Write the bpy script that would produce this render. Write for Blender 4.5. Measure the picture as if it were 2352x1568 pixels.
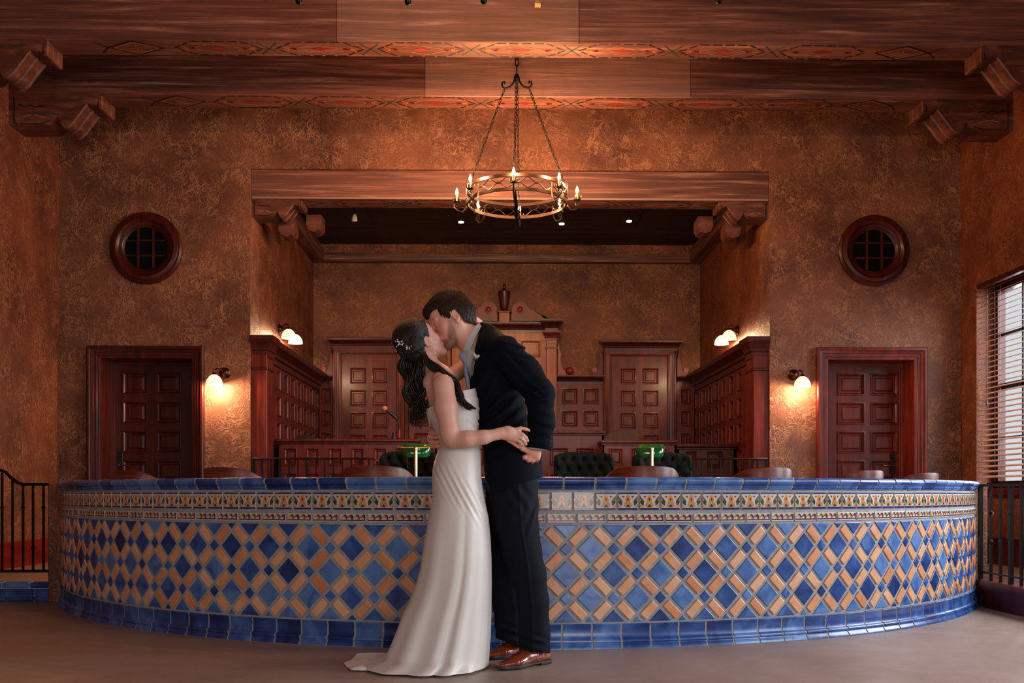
import bpy, bmesh, math, random
import numpy as np
from mathutils import Vector, Matrix
for o in list(bpy.data.objects): bpy.data.objects.remove(o, do_unlink=True)
S = bpy.context.scene
COL = S.collection
PI = math.pi
R = math.radians
random.seed(7)

# ------------------------------------------------------------ camera, world, lights, exposure
YAW = R(0.9); F = 2287.0; CH = 0.85; HY = 1131.0
cam = bpy.data.objects.new('camera', bpy.data.cameras.new('camera')); COL.objects.link(cam)
cam.location = (0, 0, CH); cam.rotation_euler = (R(90), 0, -YAW)
cam.data.sensor_width = 36; cam.data.lens = 36*F/2352; cam.data.shift_y = (HY-784)/2352
cam.data.clip_end = 100
S.camera = cam
S.view_settings.view_transform = 'Standard'; S.view_settings.look = 'None'
S.view_settings.exposure = -0.14; S.view_settings.gamma = 1.0
S.view_settings.use_curve_mapping = False
W = bpy.data.worlds.new('world'); S.world = W; W.use_nodes = True
W.node_tree.nodes['Background'].inputs[0].default_value = (0.92, 0.96, 1.0, 1)
W.node_tree.nodes['Background'].inputs[1].default_value = 0.80
def area(name, loc, rot, sx, sy, power, col, spread=180):
    l = bpy.data.lights.new(name, 'AREA'); l.shape = 'RECTANGLE'; l.size = sx; l.size_y = sy
    l.energy = power; l.color = col; l.spread = R(spread)
    o = bpy.data.objects.new(name, l); COL.objects.link(o); o.location = loc; o.rotation_euler = rot
    return o
DAY = (0.86, 0.93, 1.0)
# daylight outside the four windows of the right wall plus soft fill added behind the camera
WIN_R = [(8.35, 10.35), (5.3, 7.3), (2.2, 4.2), (-0.9, 1.1)]
WPOW = [210, 230, 170, 130]
for (a, b), p in zip(WIN_R, WPOW):
    area('window_daylight', (5.75, (a+b)/2, 2.15), (0, R(66), 0), 2.2, b-a, p, DAY, 150)
for x, pw in ((-1.9, 58), (2.3, 128)):
    area('rear_fill_light', (x, -4.4, 1.9), (R(70), 0, 0), 2.6, 2.9, pw, (1.0, 0.90, 0.84), 140)
CANDLE = (1.0, 0.50, 0.23)

# ------------------------------------------------------------ pixel helpers (only to take measurements)
def PX(px, Y): return Y*math.tan(math.atan((px-1176)/F)+YAW)
def PZ(py, X, Y): return CH+(HY-py)/F*(X*math.sin(YAW)+Y*math.cos(YAW))
def PY(px, X): return X/math.tan(math.atan((px-1176)/F)+YAW)

def lin(h):
    c = [int(h[i:i+2], 16)/255 for i in (0, 2, 4)]
    return tuple((x/12.92 if x <= .04045 else ((x+.055)/1.055)**2.4) for x in c)+(1,)

# ------------------------------------------------------------ materials
class NT:
    def __init__(s, name):
        s.m = bpy.data.materials.new(name); s.m.use_nodes = True
        s.t = s.m.node_tree; s.b = s.t.nodes['Principled BSDF']
        s.tc = None
    def n(s, typ, **kw):
        n = s.t.nodes.new(typ)
        for k, v in kw.items():
            if k.startswith('i_'):
                key = k[2:]; key = int(key) if key.isdigit() else key.replace('_', ' ')
                n.inputs[key].default_value = v
            else: setattr(n, k, v)
        return n
    def l(s, a, b): s.t.links.new(a, b)
    def co(s, scale=(1, 1, 1), rot=(0, 0, 0)):
        if not s.tc: s.tc = s.n('ShaderNodeTexCoord')
        m = s.n('ShaderNodeMapping'); m.inputs['Scale'].default_value = scale; m.inputs['Rotation'].default_value = rot
        s.l(s.tc.outputs['Object'], m.inputs[0]); return m.outputs[0]
    def noise(s, vec, scale, detail=3, rough=.5, dist=0):
        n = s.n('ShaderNodeTexNoise'); n.inputs['Scale'].default_value = scale; n.inputs['Detail'].default_value = detail
        n.inputs['Roughness'].default_value = rough; n.inputs['Distortion'].default_value = dist
        s.l(vec, n.inputs['Vector']); return n.outputs['Fac']
    def ramp(s, fac, stops, interp='LINEAR'):
        r = s.n('ShaderNodeValToRGB'); r.color_ramp.interpolation = interp
        e = r.color_ramp.elements
        while len(e) < len(stops): e.new(.5)
        for i, (p, c) in enumerate(stops):
            e[i].position = p; e[i].color = c if len(c) == 4 else tuple(c)+(1,)
        s.l(fac, r.inputs[0]); return r.outputs[0]
    def mix(s, fac, a, b, mode='MIX'):
        n = s.n('ShaderNodeMix', data_type='RGBA', blend_type=mode)
        for sock, v in ((n.inputs[0], fac), (n.inputs[6], a), (n.inputs[7], b)):
            if hasattr(v, 'links') or hasattr(v, 'is_linked'): s.l(v, sock)
            else: sock.default_value = v
        return n.outputs[2]
    def math(s, op, a, b=None):
        n = s.n('ShaderNodeMath', operation=op)
        for i, v in enumerate((a, b)):
            if v is None: continue
            if hasattr(v, 'is_linked'): s.l(v, n.inputs[i])
            else: n.inputs[i].default_value = v
        return n.outputs[0]
    def bump(s, h, strength, dist=.01):
        n = s.n('ShaderNodeBump'); n.inputs['Strength'].default_value = strength; n.inputs['Distance'].default_value = dist
        s.l(h, n.inputs['Height']); s.l(n.outputs[0], s.b.inputs['Normal']); return n
    def base(s, c):
        if hasattr(c, 'is_linked'): s.l(c, s.b.inputs['Base Color'])
        else: s.b.inputs['Base Color'].default_value = c
    def set(s, **kw):
        for k, v in kw.items(): s.b.inputs[k.replace('_', ' ')].default_value = v
        return s
M = {}
def simple(name, col, rough=.5, metal=0, spec=.5, coat=0, var=.12, vs=8, bump=0, sheen=0):
    t = NT(name); v = t.co()
    n = t.noise(v, vs, 4)
    c = lin(col); d = tuple(x*(1-var*2) for x in c[:3])+(1,); e = tuple(min(1, x*(1+var)) for x in c[:3])+(1,)
    t.base(t.ramp(n, [(.3, d), (.7, e)]))
    t.set(Roughness=rough, Metallic=metal, Specular_IOR_Level=spec, Coat_Weight=coat, Sheen_Weight=sheen)
    if bump: t.bump(t.noise(v, vs*8, 4), bump, .004)
    M[name] = t.m; return t

def stucco(name, dark, mid, light, scale=1.0, strength=.9):
    t = NT(name); v = t.co()
    # trowelled worm ridges: distorted noise iso-lines
    w1 = t.noise(v, 6.0*scale, 2, .5, 1.5); w2 = t.noise(v, 10.5*scale, 2, .5, 1.7)
    r1 = t.math('SUBTRACT', 1.0, t.math('MULTIPLY', t.math('ABSOLUTE', t.math('SUBTRACT', w1, .5)), 21.0))
    r2 = t.math('SUBTRACT', 1.0, t.math('MULTIPLY', t.math('ABSOLUTE', t.math('SUBTRACT', w2, .52)), 19.0))
    r = t.math('MAXIMUM', t.math('MAXIMUM', r1, r2), 0.0)
    mask = t.ramp(t.noise(v, 3.3*scale, 2), [(.38, (0.15,)*3), (.62, (1,)*3)])
    rid = t.math('MULTIPLY', r, mask)
    big = t.noise(v, 1.3, 4, .6)
    fine = t.noise(v, 26, 4, .6)
    c = t.ramp(big, [(.34, lin(dark)), (.62, lin(mid))])
    c = t.mix(t.math('MULTIPLY', fine, .45), c, lin(dark))
    c = t.mix(t.math('MULTIPLY', rid, .55), c, lin(light))
    t.base(c); t.set(Roughness=.58, Specular_IOR_Level=.35)
    h = t.math('ADD', t.math('MULTIPLY', rid, 1.0), t.math('MULTIPLY', fine, .45))
    t.bump(h, strength*.42, .014)
    M[name] = t.m
stucco('stucco', '4c2c22', '80503a', 'b88560', 1.25)
stucco('stucco_side', '4e2415', '763c22', 'a86c44', 1.4)

def beamwood(name, cols, stretch=(.35, 4, 9), seed=0.0, rough=.42):
    t = NT(name); v = t.co(stretch); v2 = t.co((.22*(1 if stretch[0] < 1 else 4), 1.2*(1 if stretch[1] > 1 else .2), 2.2))
    a = t.noise(v, 2.6, 6, .62, .6); b = t.noise(v2, 1.3, 3, .5, .4); f = t.noise(v, 14, 4, .6)
    c = t.ramp(a, [(.30, lin(cols[0])), (.47, lin(cols[1])), (.60, lin(cols[2])), (.72, lin(cols[3]))])
    c2 = t.ramp(b, [(.36, lin(cols[0])), (.60, lin(cols[2]))])
    c = t.mix(.32, c, c2)
    c = t.mix(t.math('MULTIPLY', f, .35), c, lin(cols[0]))
    at = t.n('ShaderNodeAttribute', attribute_name='tv')
    c = t.mix(t.math('MULTIPLY', at.outputs['Fac'], .35), c, lin(cols[3]))
    t.base(c); t.set(Roughness=rough, Specular_IOR_Level=.5)
    t.bump(t.math('ADD', a, t.math('MULTIPLY', f, .3)), .35, .01)
    M[name] = t.m
BW = ['2a1512', '55302a', '8a5849', 'cda997']
beamwood('beam_wood', BW)
beamwood('beam_wood_depth', BW, (4, .35, 9))
beamwood('dark_boards', ['1a0f0d', '28150f', '3a2018', '4a2b20'], (.3, 6, 6), rough=.6)
beamwood('carved_wood', ['35190f', '552c22', '784638', '946654'], (1.5, 3, 6))

def cherry(name, dark, mid, light, stretch=(7, 7, .9), rough=.36, coat=.35):
    t = NT(name); v = t.co(stretch)
    a = t.noise(v, 2.2, 5, .6, .3); f = t.noise(v, 12, 3)
    c = t.ramp(a, [(.3, lin(dark)), (.5, lin(mid)), (.72, lin(light))])
    c = t.mix(t.math('MULTIPLY', f, .3), c, lin(dark))
    t.base(c); t.set(Roughness=rough, Specular_IOR_Level=.3, Coat_Weight=coat, Coat_Roughness=.18)
    t.bump(f, .06, .003); M[name] = t.m
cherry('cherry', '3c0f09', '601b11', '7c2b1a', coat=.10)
cherry('cherry_dark', '2a0a07', '40110b', '5a1c12', coat=.12)  # dark trim wood; also carries painted shade on left door and window frames
cherry('cherry_light', '80402c', '985038', 'ac684a', coat=.08)
cherry('chair_wood', '43190f', '632a1a', '7c3e28', (2, 2, 12), .38, .05)
cherry('baseboard_red', '5c0f0a', '781810', '8a2216', (1, 1, 8), .4, .1)

def glaze(name, cols, rough=.16):
    t = NT(name); v = t.co()
    at = t.n('ShaderNodeAttribute', attribute_name='tv')
    n = t.noise(v, 8.5, 3, .5, .8)
    s = t.math('ADD', t.math('MULTIPLY', at.outputs['Fac'], .50), t.math('MULTIPLY', n, .95))
    t.base(t.ramp(s, [(.42, lin(cols[0])), (.68, lin(cols[1])), (1.0, lin(cols[2]))]))
    t.set(Roughness=rough, Specular_IOR_Level=.55, Coat_Weight=.08, Coat_Roughness=.12)
    t.bump(t.noise(v, 22, 2), .10, .004)
    M[name] = t.m
glaze('blue_glaze', ['122a62', '284c90', '587fb8'], .3)
glaze('orange_glaze', ['c87c52', 'd2936c', 'dcab8a'], .34)
simple('grout', '9a989b', .85, var=.10, vs=30, bump=.5)
simple('tile_white', 'c2b8ae', .3, coat=.0, var=.04)
simple('tile_navy', '132f72', .18, coat=.4, var=.2)
simple('tile_green', '1f4640', .2, coat=.3, var=.15, vs=20)
simple('tile_orange', 'd4813c', .2, coat=.3, var=.1)
simple('tile_red', 'a12a16', .2, coat=.3, var=.1)
simple('iron', '15110f', .42, .6, var=.2)
simple('iron_bronze', '3a2a22', .38, .8, var=.2)
simple('brass', 'b08a4a', .25, 1.0, var=.05)
simple('brass_pale', 'd8c49a', .2, 1.0, var=.03)
simple('bronze_dark', '4a2c1a', .3, .9)
simple('candle_wax', 'e8b070', .5)
simple('black_plastic', '0b0b0c', .5)
simple('foam_tan', 'c88a60', .9)
simple('red_plastic', 'a01a10', .4)
simple('olive_leather', '44322a', .6, bump=.2)
simple('teal_velvet', '0a1615', .8, spec=.15, var=.25, vs=14, bump=.3)
simple('paint_black', '12100f', .5); simple('paint_green', '1f3d26', .5)
simple('paint_red', '861c14', .5); simple('paint_gold', '9c602e', .5)
simple('rosette_red', '8a2418', .4)
simple('white_frame', 'c8c4bc', .4)
simple('dark_metal', '1a1a1e', .4, .5)
simple('blind_slat', '9a6a54', .45, var=.05)
simple('white_petal', 'd8cdb8', .6); simple('stem_green', '5a6a3a', .6)
simple('pearl', 'd8d0c8', .15, coat=.5, var=.03)
simple('steel', '9a9a98', .25, 1.0, var=.05)
def emis(name, col, strength, base='ffffff'):
    t = NT(name); t.base(lin(base)); t.b.inputs['Emission Color'].default_value = col+(1,)
    t.b.inputs['Emission Strength'].default_value = strength; M[name] = t.m; return t
emis('flame', (1.0, .68, .38), 14)
emis('sconce_glass', (1.0, .72, .48), 1.35, 'e8d8c8')
emis('spot_glass', (1.0, .93, .82), 6)
t = NT('green_glass'); t.base(lin('0f6a38')); t.set(Roughness=.08, Coat_Weight=1.0, Transmission_Weight=.15); M['green_glass'] = t.m
t = NT('dark_glass'); t.base(lin('040b0e')); t.set(Roughness=.25, Specular_IOR_Level=.12); M['dark_glass'] = t.m
t = NT('clear_glass'); t.base((1, 1, 1, 1)); t.set(Roughness=0, Transmission_Weight=1.0, IOR=1.02, Specular_IOR_Level=.2); M['clear_glass'] = t.m
# stained concrete floor
t = NT('concrete_floor'); v = t.co()
a = t.noise(v, .9, 5, .6, .8); b = t.noise(v, 6, 4, .6); 
c = t.ramp(a, [(.3, lin('8c756b')), (.55, lin('9e867a')), (.75, lin('ae988c'))])
c = t.mix(t.math('MULTIPLY', b, .25), c, lin('84695e'))
t.base(c); t.set(Specular_IOR_Level=.45)
rr = t.ramp(b, [(.3, (.34,)*3), (.7, (.5,)*3)]); t.l(rr, t.b.inputs['Roughness'])
t.bump(t.noise(v, 3, 4), .06, .01); M['concrete_floor'] = t.m

# ------------------------------------------------------------ mesh builder
class MB:
    def __init__(s): s.v = []; s.f = []; s.m = []; s.t = []; s.mats = []
    def mi(s, m):
        if m not in s.mats: s.mats.append(m)
        return s.mats.index(m)
    def add(s, vs, fs, m, tv=0.0):
        k = len(s.v); s.v += [tuple(p) for p in vs]; i = s.mi(m)
        for f in fs: s.f.append(tuple(k+a for a in f)); s.m.append(i); s.t.append(tv)
    def box(s, x0, x1, y0, y1, z0, z1, m, tv=0.0, bev=0.0):
        if bev > 0:
            b = min(bev, (x1-x0)/3, (y1-y0)/3, (z1-z0)/3)
            vs = []
            for x, sx in ((x0, 1), (x1, -1)):
                for y, sy in ((y0, 1), (y1, -1)):
                    for z, sz in ((z0, 1), (z1, -1)):
                        vs += [(x, y+sy*b, z+sz*b), (x+sx*b, y, z+sz*b), (x+sx*b, y+sy*b, z)]
            bm = bmesh.new(); [bm.verts.new(p) for p in vs]; bmesh.ops.convex_hull(bm, input=bm.verts)
            bmesh.ops.recalc_face_normals(bm, faces=bm.faces)
            bm.verts.index_update()
            s.add([v.co for v in bm.verts], [[v.index for v in f.verts] for f in bm.faces], m, tv); bm.free(); return
        vs = [(x, y, z) for x in (x0, x1) for y in (y0, y1) for z in (z0, z1)]
        s.add(vs, [(0, 1, 3, 2), (4, 6, 7, 5), (0, 4, 5, 1), (2, 3, 7, 6), (0, 2, 6, 4), (1, 5, 7, 3)], m, tv)
    def loft(s, rows, m, closed=False, caps=False, tv=0.0):
        n = len(rows[0]); k = []
        vs = [p for r in rows for p in r]; fs = []
        for i in range(len(rows)-1):
            for j in range(n if closed else n-1):
                a = i*n+j; b = i*n+(j+1) % n
                fs.append((a, b, b+n, a+n))
        if caps: fs.append(tuple(range(n-1, -1, -1))); fs.append(tuple((len(rows)-1)*n+j for j in range(n)))
        s.add(vs, fs, m, tv)
    def lathe(s, prof, m, c=(0, 0, 0), n=20, axis='z', tv=0.0):
        rows = []
        for r, h in prof:
            row = []
            for j in range(n):
                a = 2*PI*j/n; x, y = r*math.cos(a), r*math.sin(a)
                p = {'z': (x, y, h), 'y': (x, h, y), 'x': (h, x, y)}[axis]
                row.append((c[0]+p[0], c[1]+p[1], c[2]+p[2]))
            rows.append(row)
        s.loft(rows, m, closed=True, caps=True, tv=tv)
    def ball(s, c, r, m, n=12, sc=(1, 1, 1)):
        k = n//2+1
        rows = [[(c[0]+sc[0]*r*math.sin(PI*i/k)*math.cos(2*PI*j/n), c[1]+sc[1]*r*math.sin(PI*i/k)*math.sin(2*PI*j/n), c[2]+sc[2]*r*math.cos(PI*i/k)) for j in range(n)] for i in range(k+1)]
        rows[0] = [tuple(a+1e-5*(i+1)*0 for a in p) for i, p in enumerate(rows[0])]
        s.loft(rows[::-1], m, closed=True)
    def tube(s, pts, r, m, n=8, closed=False, caps=True, flat=None, tv=0.0):
        pts = [Vector(p) for p in pts]; N = len(pts); rows = []
        rs = r if hasattr(r, '__len__') else [r]*N
        ref = None
        for i, p in enumerate(pts):
            if closed: d = pts[(i+1) % N]-pts[i-1]
            else: d = pts[min(i+1, N-1)]-pts[max(i-1, 0)]
            if d.length < 1e-9: d = Vector((0, 0, 1))
            d.normalize()
            if ref is None:
                ref = Vector((0, 0, 1)) if abs(d.z) < .9 else Vector((1, 0, 0))
            a = d.cross(ref)
            if a.length < 1e-5: a = d.orthogonal()
            a.normalize(); b = a.cross(d).normalized()
            if flat is None: ref = b
            fa, fb = (1, 1) if flat is None else flat
            rows.append([tuple(p+a*(rs[i]*fa*math.cos(2*PI*j/n))+b*(rs[i]*fb*math.sin(2*PI*j/n))) for j in range(n)])
        if closed: rows.append(rows[0])
        s.loft(rows, m, closed=True, caps=caps and not closed, tv=tv)
    def prism(s, poly, a, b, m, axes='xz', tv=0.0):
        # poly in plane `axes`, extruded along the third axis from a to b
        def P(p, h):
            if axes == 'xz': return (p[0], h, p[1])
            if axes == 'xy': return (p[0], p[1], h)
            return (h, p[0], p[1])
        n = len(poly); vs = [P(p, a) for p in poly]+[P(p, b) for p in poly]
        fs = [tuple(range(n)), tuple(range(2*n-1, n-1, -1))]+[(j, (j+1) % n, n+(j+1) % n, n+j) for j in range(n)]
        s.add(vs, fs, m, tv)
    def xf(s, mat, start=0):
        for i in range(start, len(s.v)): s.v[i] = tuple(mat @ Vector(s.v[i]))
    def build(s, name, parent=None, loc=(0, 0, 0), smooth=35, recalc=True):
        # loc: origin of the object; vertices are given in the parent's space
        me = bpy.data.meshes.new(name)
        lx, ly, lz = loc
        me.from_pydata([(x-lx, y-ly, z-lz) for x, y, z in s.v], [], s.f)
        for m in s.mats: me.materials.append(M[m])
        me.polygons.foreach_set('material_index', s.m)
        at = me.attributes.new('tv', 'FLOAT', 'FACE'); at.data.foreach_set('value', s.t)
        if recalc:
            bm = bmesh.new(); bm.from_mesh(me); bmesh.ops.recalc_face_normals(bm, faces=bm.faces); bm.to_mesh(me); bm.free()
        me.update()
        if smooth:
            me.shade_smooth(); me.set_sharp_from_angle(angle=R(smooth))
        o = bpy.data.objects.new(name, me); COL.objects.link(o); o.location = loc
        if parent: o.parent = parent
        return o
def thing(name, label, cat, loc=(0, 0, 0), rz=0, group=None, sc=None):
    o = bpy.data.objects.new(name, None); COL.objects.link(o); o.location = loc; o.rotation_euler = (0, 0, rz)
    o.empty_display_size = .1
    tag(o, label, cat, group); return o
def tag(o, label, cat, group=None):
    o['label'] = label; o['category'] = cat
    if group: o['group'] = group
    return o
def struct(o): o['kind'] = 'structure'; return o
def copy_tree(o, parent=None):
    c = o.copy(); COL.objects.link(c)
    if parent: c.parent = parent
    for ch in o.children: copy_tree(ch, c)
    return c
def point(parent, loc, power, col, r=.02, name='bulb_light'):
    l = bpy.data.lights.new(name, 'POINT'); l.energy = power; l.color = col; l.shadow_soft_size = r
    o = bpy.data.objects.new(name, l); COL.objects.link(o); o.location = loc
    if parent: o.parent = parent
    return o
# ============================================================ room shell
YW = 10.7; YB = 14.37
XL = PX(135, YW); XR = PX(2207, YW)
PL = PX(575, YW); PR = PX(1768, YW)
FZ = 0.13           # raised floor behind the bar wall
CZ = 5.45
SIN, COS = math.sin(YAW), math.cos(YAW)
def Zc(py, Y, px=1176): return PZ(py, PX(px, Y), Y)
BC = Vector((PX(1188, 9.268), 9.268, 0)); BR = 3.86      # centre and radius of the curved bar wall

mb = MB(); mb.box(-9, 9, -4.2, 14.6, -.2, 0, 'concrete_floor'); struct(mb.build('floor'))
# raised floor (behind the curb, and inside the curved wall)
mb = MB()
pts = [(XL-.02, 7.95), (BC.x-3.40, 7.95)]
pts += [(BC.x+3.72*math.sin(a), BC.y-3.72*math.cos(a)) for a in [R(-66+132*i/48) for i in range(49)]]
pts += [(BC.x+3.40, 7.95), (XR+.02, 7.95), (XR+.02, YB+.1), (XL-.02, YB+.1)]
mb.prism(pts, .002, FZ, 'concrete_floor', 'xy'); struct(mb.build('floor_raised', smooth=0))

D1 = (PX(232, YW), PX(441, YW)); D2 = (PX(1902, YW), PX(2098, YW)); DT = Zc(824, YW, 337)
PT = Zc(390, YW)
WT = .40
mb = MB()
def wallbox(x0, x1, z0, z1): mb.box(x0, x1, YW, YW+WT, z0, z1, 'stucco')
wallbox(XL, D1[0], 0, CZ); wallbox(D1[0], D1[1], DT, CZ); wallbox(D1[1], PL, 0, CZ)
wallbox(PL, PR, PT, CZ)
wallbox(PR, D2[0], 0, CZ); wallbox(D2[0], D2[1], DT, CZ); wallbox(D2[1], XR, 0, CZ)
struct(mb.build('wall_back'))
# rooms beyond the two doors stay closed: plain backing behind each leaf
mb = MB(); mb.box(XL-.3, XL, -4.2, YW+.3, 0, CZ, 'stucco_side'); struct(mb.build('wall_left'))
# right wall with four window openings
WZ0, WZ1 = .88, 3.02; XRo = XR+.2
mb = MB(); edges = [-4.2]+[e for w in reversed(WIN_R) for e in w]+[YW+.3]
for i in range(len(edges)-1):
    a, b = edges[i], edges[i+1]
    if i % 2 == 0: mb.box(XR, XRo+.1, a, b, 0, CZ, 'stucco_side')
    else: mb.box(XR, XRo+.1, a, b, 0, WZ0, 'stucco_side'); mb.box(XR, XRo+.1, a, b, WZ1, CZ, 'stucco_side')
struct(mb.build('wall_right'))
# rear wall behind the camera with two unseen openings added to let the fill through
mb = MB()
for a, b in ((XL-.3, -3.2), (-.6, 1.0), (3.6, XR+.3)): mb.box(a, b, -4.3, -4.2, 0, CZ, 'stucco_side')
for a, b in ((-3.2, -.6), (1.0, 3.6)): mb.box(a, b, -4.3, -4.2, 0, .45, 'stucco_side'); mb.box(a, b, -4.3, -4.2, 3.35, CZ, 'stucco_side')
struct(mb.build('wall_front'))
mb = MB(); mb.box(XL-.3, XR+.3, -4.3, YW+.3, CZ, CZ+.1, 'dark_boards'); struct(mb.build('ceiling'))
# alcove
mb = MB(); mb.box(PL-.3, PL, YW+WT, YB+.2, 0, 5, 'stucco_side'); struct(mb.build('wall_alcove_left'))
mb = MB(); mb.box(PR, PR+.3, YW+WT, YB+.2, 0, 5, 'stucco_side'); struct(mb.build('wall_alcove_right'))
mb = MB(); mb.box(PL-.3, PR+.3, YB, YB+.2, 0, 5, 'stucco'); struct(mb.build('wall_alcove_back'))
ACZ = Zc(562, YB)
mb = MB(); 
nb = 14
for i in range(nb):
    y0 = YW+.32+(YB-YW-.32)*i/nb; y1 = YW+.32+(YB-YW-.32)*(i+1)/nb
    mb.box(PL-.05, PR+.05, y0+.004, y1-.004, ACZ, ACZ+.05, 'dark_boards', tv=0)
mb.box(PL-.05, PR+.05, YW+.3, YB+.1, ACZ+.05, ACZ+.1, 'dark_boards')
struct(mb.build('ceiling_alcove'))
# red baseboards on the side walls of the raised floor
mb = MB(); mb.box(XL, XL+.03, 7.95, YW, FZ, .38, 'baseboard_red', bev=.008); mb.box(XL, XL+.045, 7.95, YW, FZ, .2, 'baseboard_red'); struct(mb.build('baseboard_left'))
mb = MB(); mb.box(XR-.03, XR, 7.95, YW, FZ, .40, 'cherry_dark', bev=.008); struct(mb.build('baseboard_right'))
mb = MB(); mb.box(XL+.045, D1[0]-.15, YW-.025, YW, FZ, .38, 'cherry_dark', bev=.006); mb.box(D1[1]+.15, PL, YW-.025, YW, FZ, .38, 'cherry_dark', bev=.006)
mb.box(PR, D2[0]-.15, YW-.025, YW, FZ, .38, 'cherry_dark', bev=.006); mb.box(D2[1]+.15, XR-.03, YW-.025, YW, FZ, .38, 'cherry_dark', bev=.006)
struct(mb.build('baseboard_back'))

# ------------------------------------------------------------ ceiling beams with painted soffits
def ribbon(mb, pts, w, m, plane='xy', h=0.0, closed=False):
    # flat painted line in plane at height h
    n = len(pts)
    for i in range(n-1 if not closed else n):
        a = Vector(pts[i]); b = Vector(pts[(i+1) % n]); d = (b-a)
        if d.length < 1e-6: continue
        d.normalize(); nn = Vector((-d.y, d.x))*w/2
        q = [a-nn, b-nn, b+nn, a+nn]
        if plane == 'xy': vs = [(p.x, p.y, h) for p in q]
        else: vs = [(p.x, h, p.y) for p in q]
        mb.add(vs, [(0, 1, 2, 3)], m)
def dashed(mb, pts, w, m, h, dash=.09, gap=.03, plane='xy'):
    for i in range(len(pts)-1):
        a = Vector(pts[i]); b = Vector(pts[i+1]); L = (b-a).length; k = max(1, round(L/(dash+gap)))
        for j in range(k):
            t0 = j/k; t1 = t0+(dash/(dash+gap))/k
            ribbon(mb, [a.lerp(b, t0), a.lerp(b, t1)], w, m, plane, h)
def diamond(mb, x, y, rx, ry, m, h): mb.add([(x-rx, y, h), (x, y-ry, h), (x+rx, y, h), (x, y+ry, h)], [(0, 1, 2, 3)], m)
def ellipse(mb, x, y, rx, ry, m, h, n=10): mb.add([(x+rx*math.cos(2*PI*i/n), y+ry*math.sin(2*PI*i/n), h) for i in range(n)], [tuple(range(n))], m)
def soffit_motif(mb, xs, y0, y1, h):
    yc = (y0+y1)/2; hw = (y1-y0)/2*.86
    for i in range(len(xs)-1):
        a, b = xs[i], xs[i+1]; e = .16; c = (a+b)/2; L = b-a
        g = .06
        P = [(a+g, yc), (a+g+e, yc-hw), (b-g-e, yc-hw), (b-g, yc), (b-g-e, yc+hw), (a+g+e, yc+hw), (a+g, yc)]
        dashed(mb, P, .016, 'paint_black', h)
        for q in (.5,):
            diamond(mb, a+L*q, yc, .085, .035, 'paint_red', h)
            ribbon(mb, [(c-.24, yc), (c-.05, yc-.09), (c+.24, yc), (c+.05, yc+.09), (c-.24, yc)], .009, 'paint_gold', 'xy', h)
        for q in (.24, .76):
            ellipse(mb, a+L*q, yc, .032, .024, 'paint_red', h)
        for sx in (-1, 1):
            ribbon(mb, [(c+sx*.33, yc-.05), (c+sx*.25, yc), (c+sx*.33, yc+.05)], .010, 'paint_gold', 'xy', h)
            ribbon(mb, [(c+sx*L*.30, yc), (c+sx*L*.36, yc)], .014, 'paint_gold', 'xy', h)
    for x in xs[1:-1]:
        for sx in (-1, 1):
            for sy in (-1, 1):
                ribbon(mb, [(x, yc), (x+sx*.035, yc+sy*.045), (x+sx*.08, yc+sy*.11)], .012, 'paint_green', 'xy', h)
    for x, sx in ((xs[0], -1), (xs[-1], 1)):
        for k, m, w in ((1.0, 'paint_black', .016), (.82, 'paint_gold', .013)):
            c = x+sx*.27
            ribbon(mb, [(c-.24*k, yc), (c, yc-hw*k), (c+.24*k, yc), (c, yc+hw*k), (c-.24*k, yc)], w, m, 'xy', h)
        ribbon(mb, [(c-.05, yc), (c+.05, yc)], .012, 'paint_gold', 'xy', h); ribbon(mb, [(c, yc-.04), (c, yc+.04)], .012, 'paint_gold', 'xy', h)
        ribbon(mb, [(c+sx*.24, yc), (c+sx*.32, yc-hw*.8)], .014, 'paint_black', 'xy', h); ribbon(mb, [(c+sx*.24, yc), (c+sx*.32, yc+hw*.8)], .014, 'paint_black', 'xy', h)
BZ = 4.67
BEAMS = [(8.45, 8.75), (9.61, 9.94)]
for i, (y0, y1) in enumerate(BEAMS):
    mb = MB()
    j = [XL-.02, PX((772, 975)[i], y0), PX((1330, 1587)[i], y0), XR+.02]
    for k in range(3): mb.box(j[k]+(.002 if k else 0), j[k+1], y0, y1, BZ, CZ, 'beam_wood', tv=(.0, .45, .05)[k], bev=.006)
    mb.box(XL-.02, XR+.02, y0+.01, y1-.01, BZ-.001, CZ, 'beam_wood')
    e = (222, 335)[i]; f = (2150, 2060)[i]
    xa = PX(e, y0)+.55; xb = PX(f, y0)-.5
    n = 5
    xs = [xa+(xb-xa)*q/n for q in range(n+1)]
    n = round((xb-xa)/.92); xs = [xa+(xb-xa)*q/n for q in range(n+1)]
    soffit_motif(mb, xs, y0, y1, BZ-.003)
    struct(mb.build('trim_%d' % (i+1), recalc=True))
# a third beam nearer the camera, above the frame
mb = MB(); mb.box(XL-.02, XR+.02, 4.4, 4.72, BZ+.25, CZ, 'beam_wood', bev=.006); struct(mb.build('trim_3'))
# lintel beam across the alcove opening
mb = MB(); LZ = Zc(457, YW)
y0, y1 = YW+.03, YW+.36
mb.box(PL, PR, y0, y1, LZ, PT-.002, 'beam_wood', tv=.1, bev=.006)
mb.box(PL+.01, PR-.01, y0-.012, y0, LZ-.0, LZ+.02, 'beam_wood', tv=1.0)
mb.box(PL+.005, PR-.005, y1, y1+.06, LZ+.03, ACZ, 'dark_boards')
xs = [PX(745, y0)+(PX(1610, y0)-PX(745, y0))*q/5 for q in range(6)]
soffit_motif(mb, xs, y0, y1, LZ-.003)
struct(mb.build('trim_4'))
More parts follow.
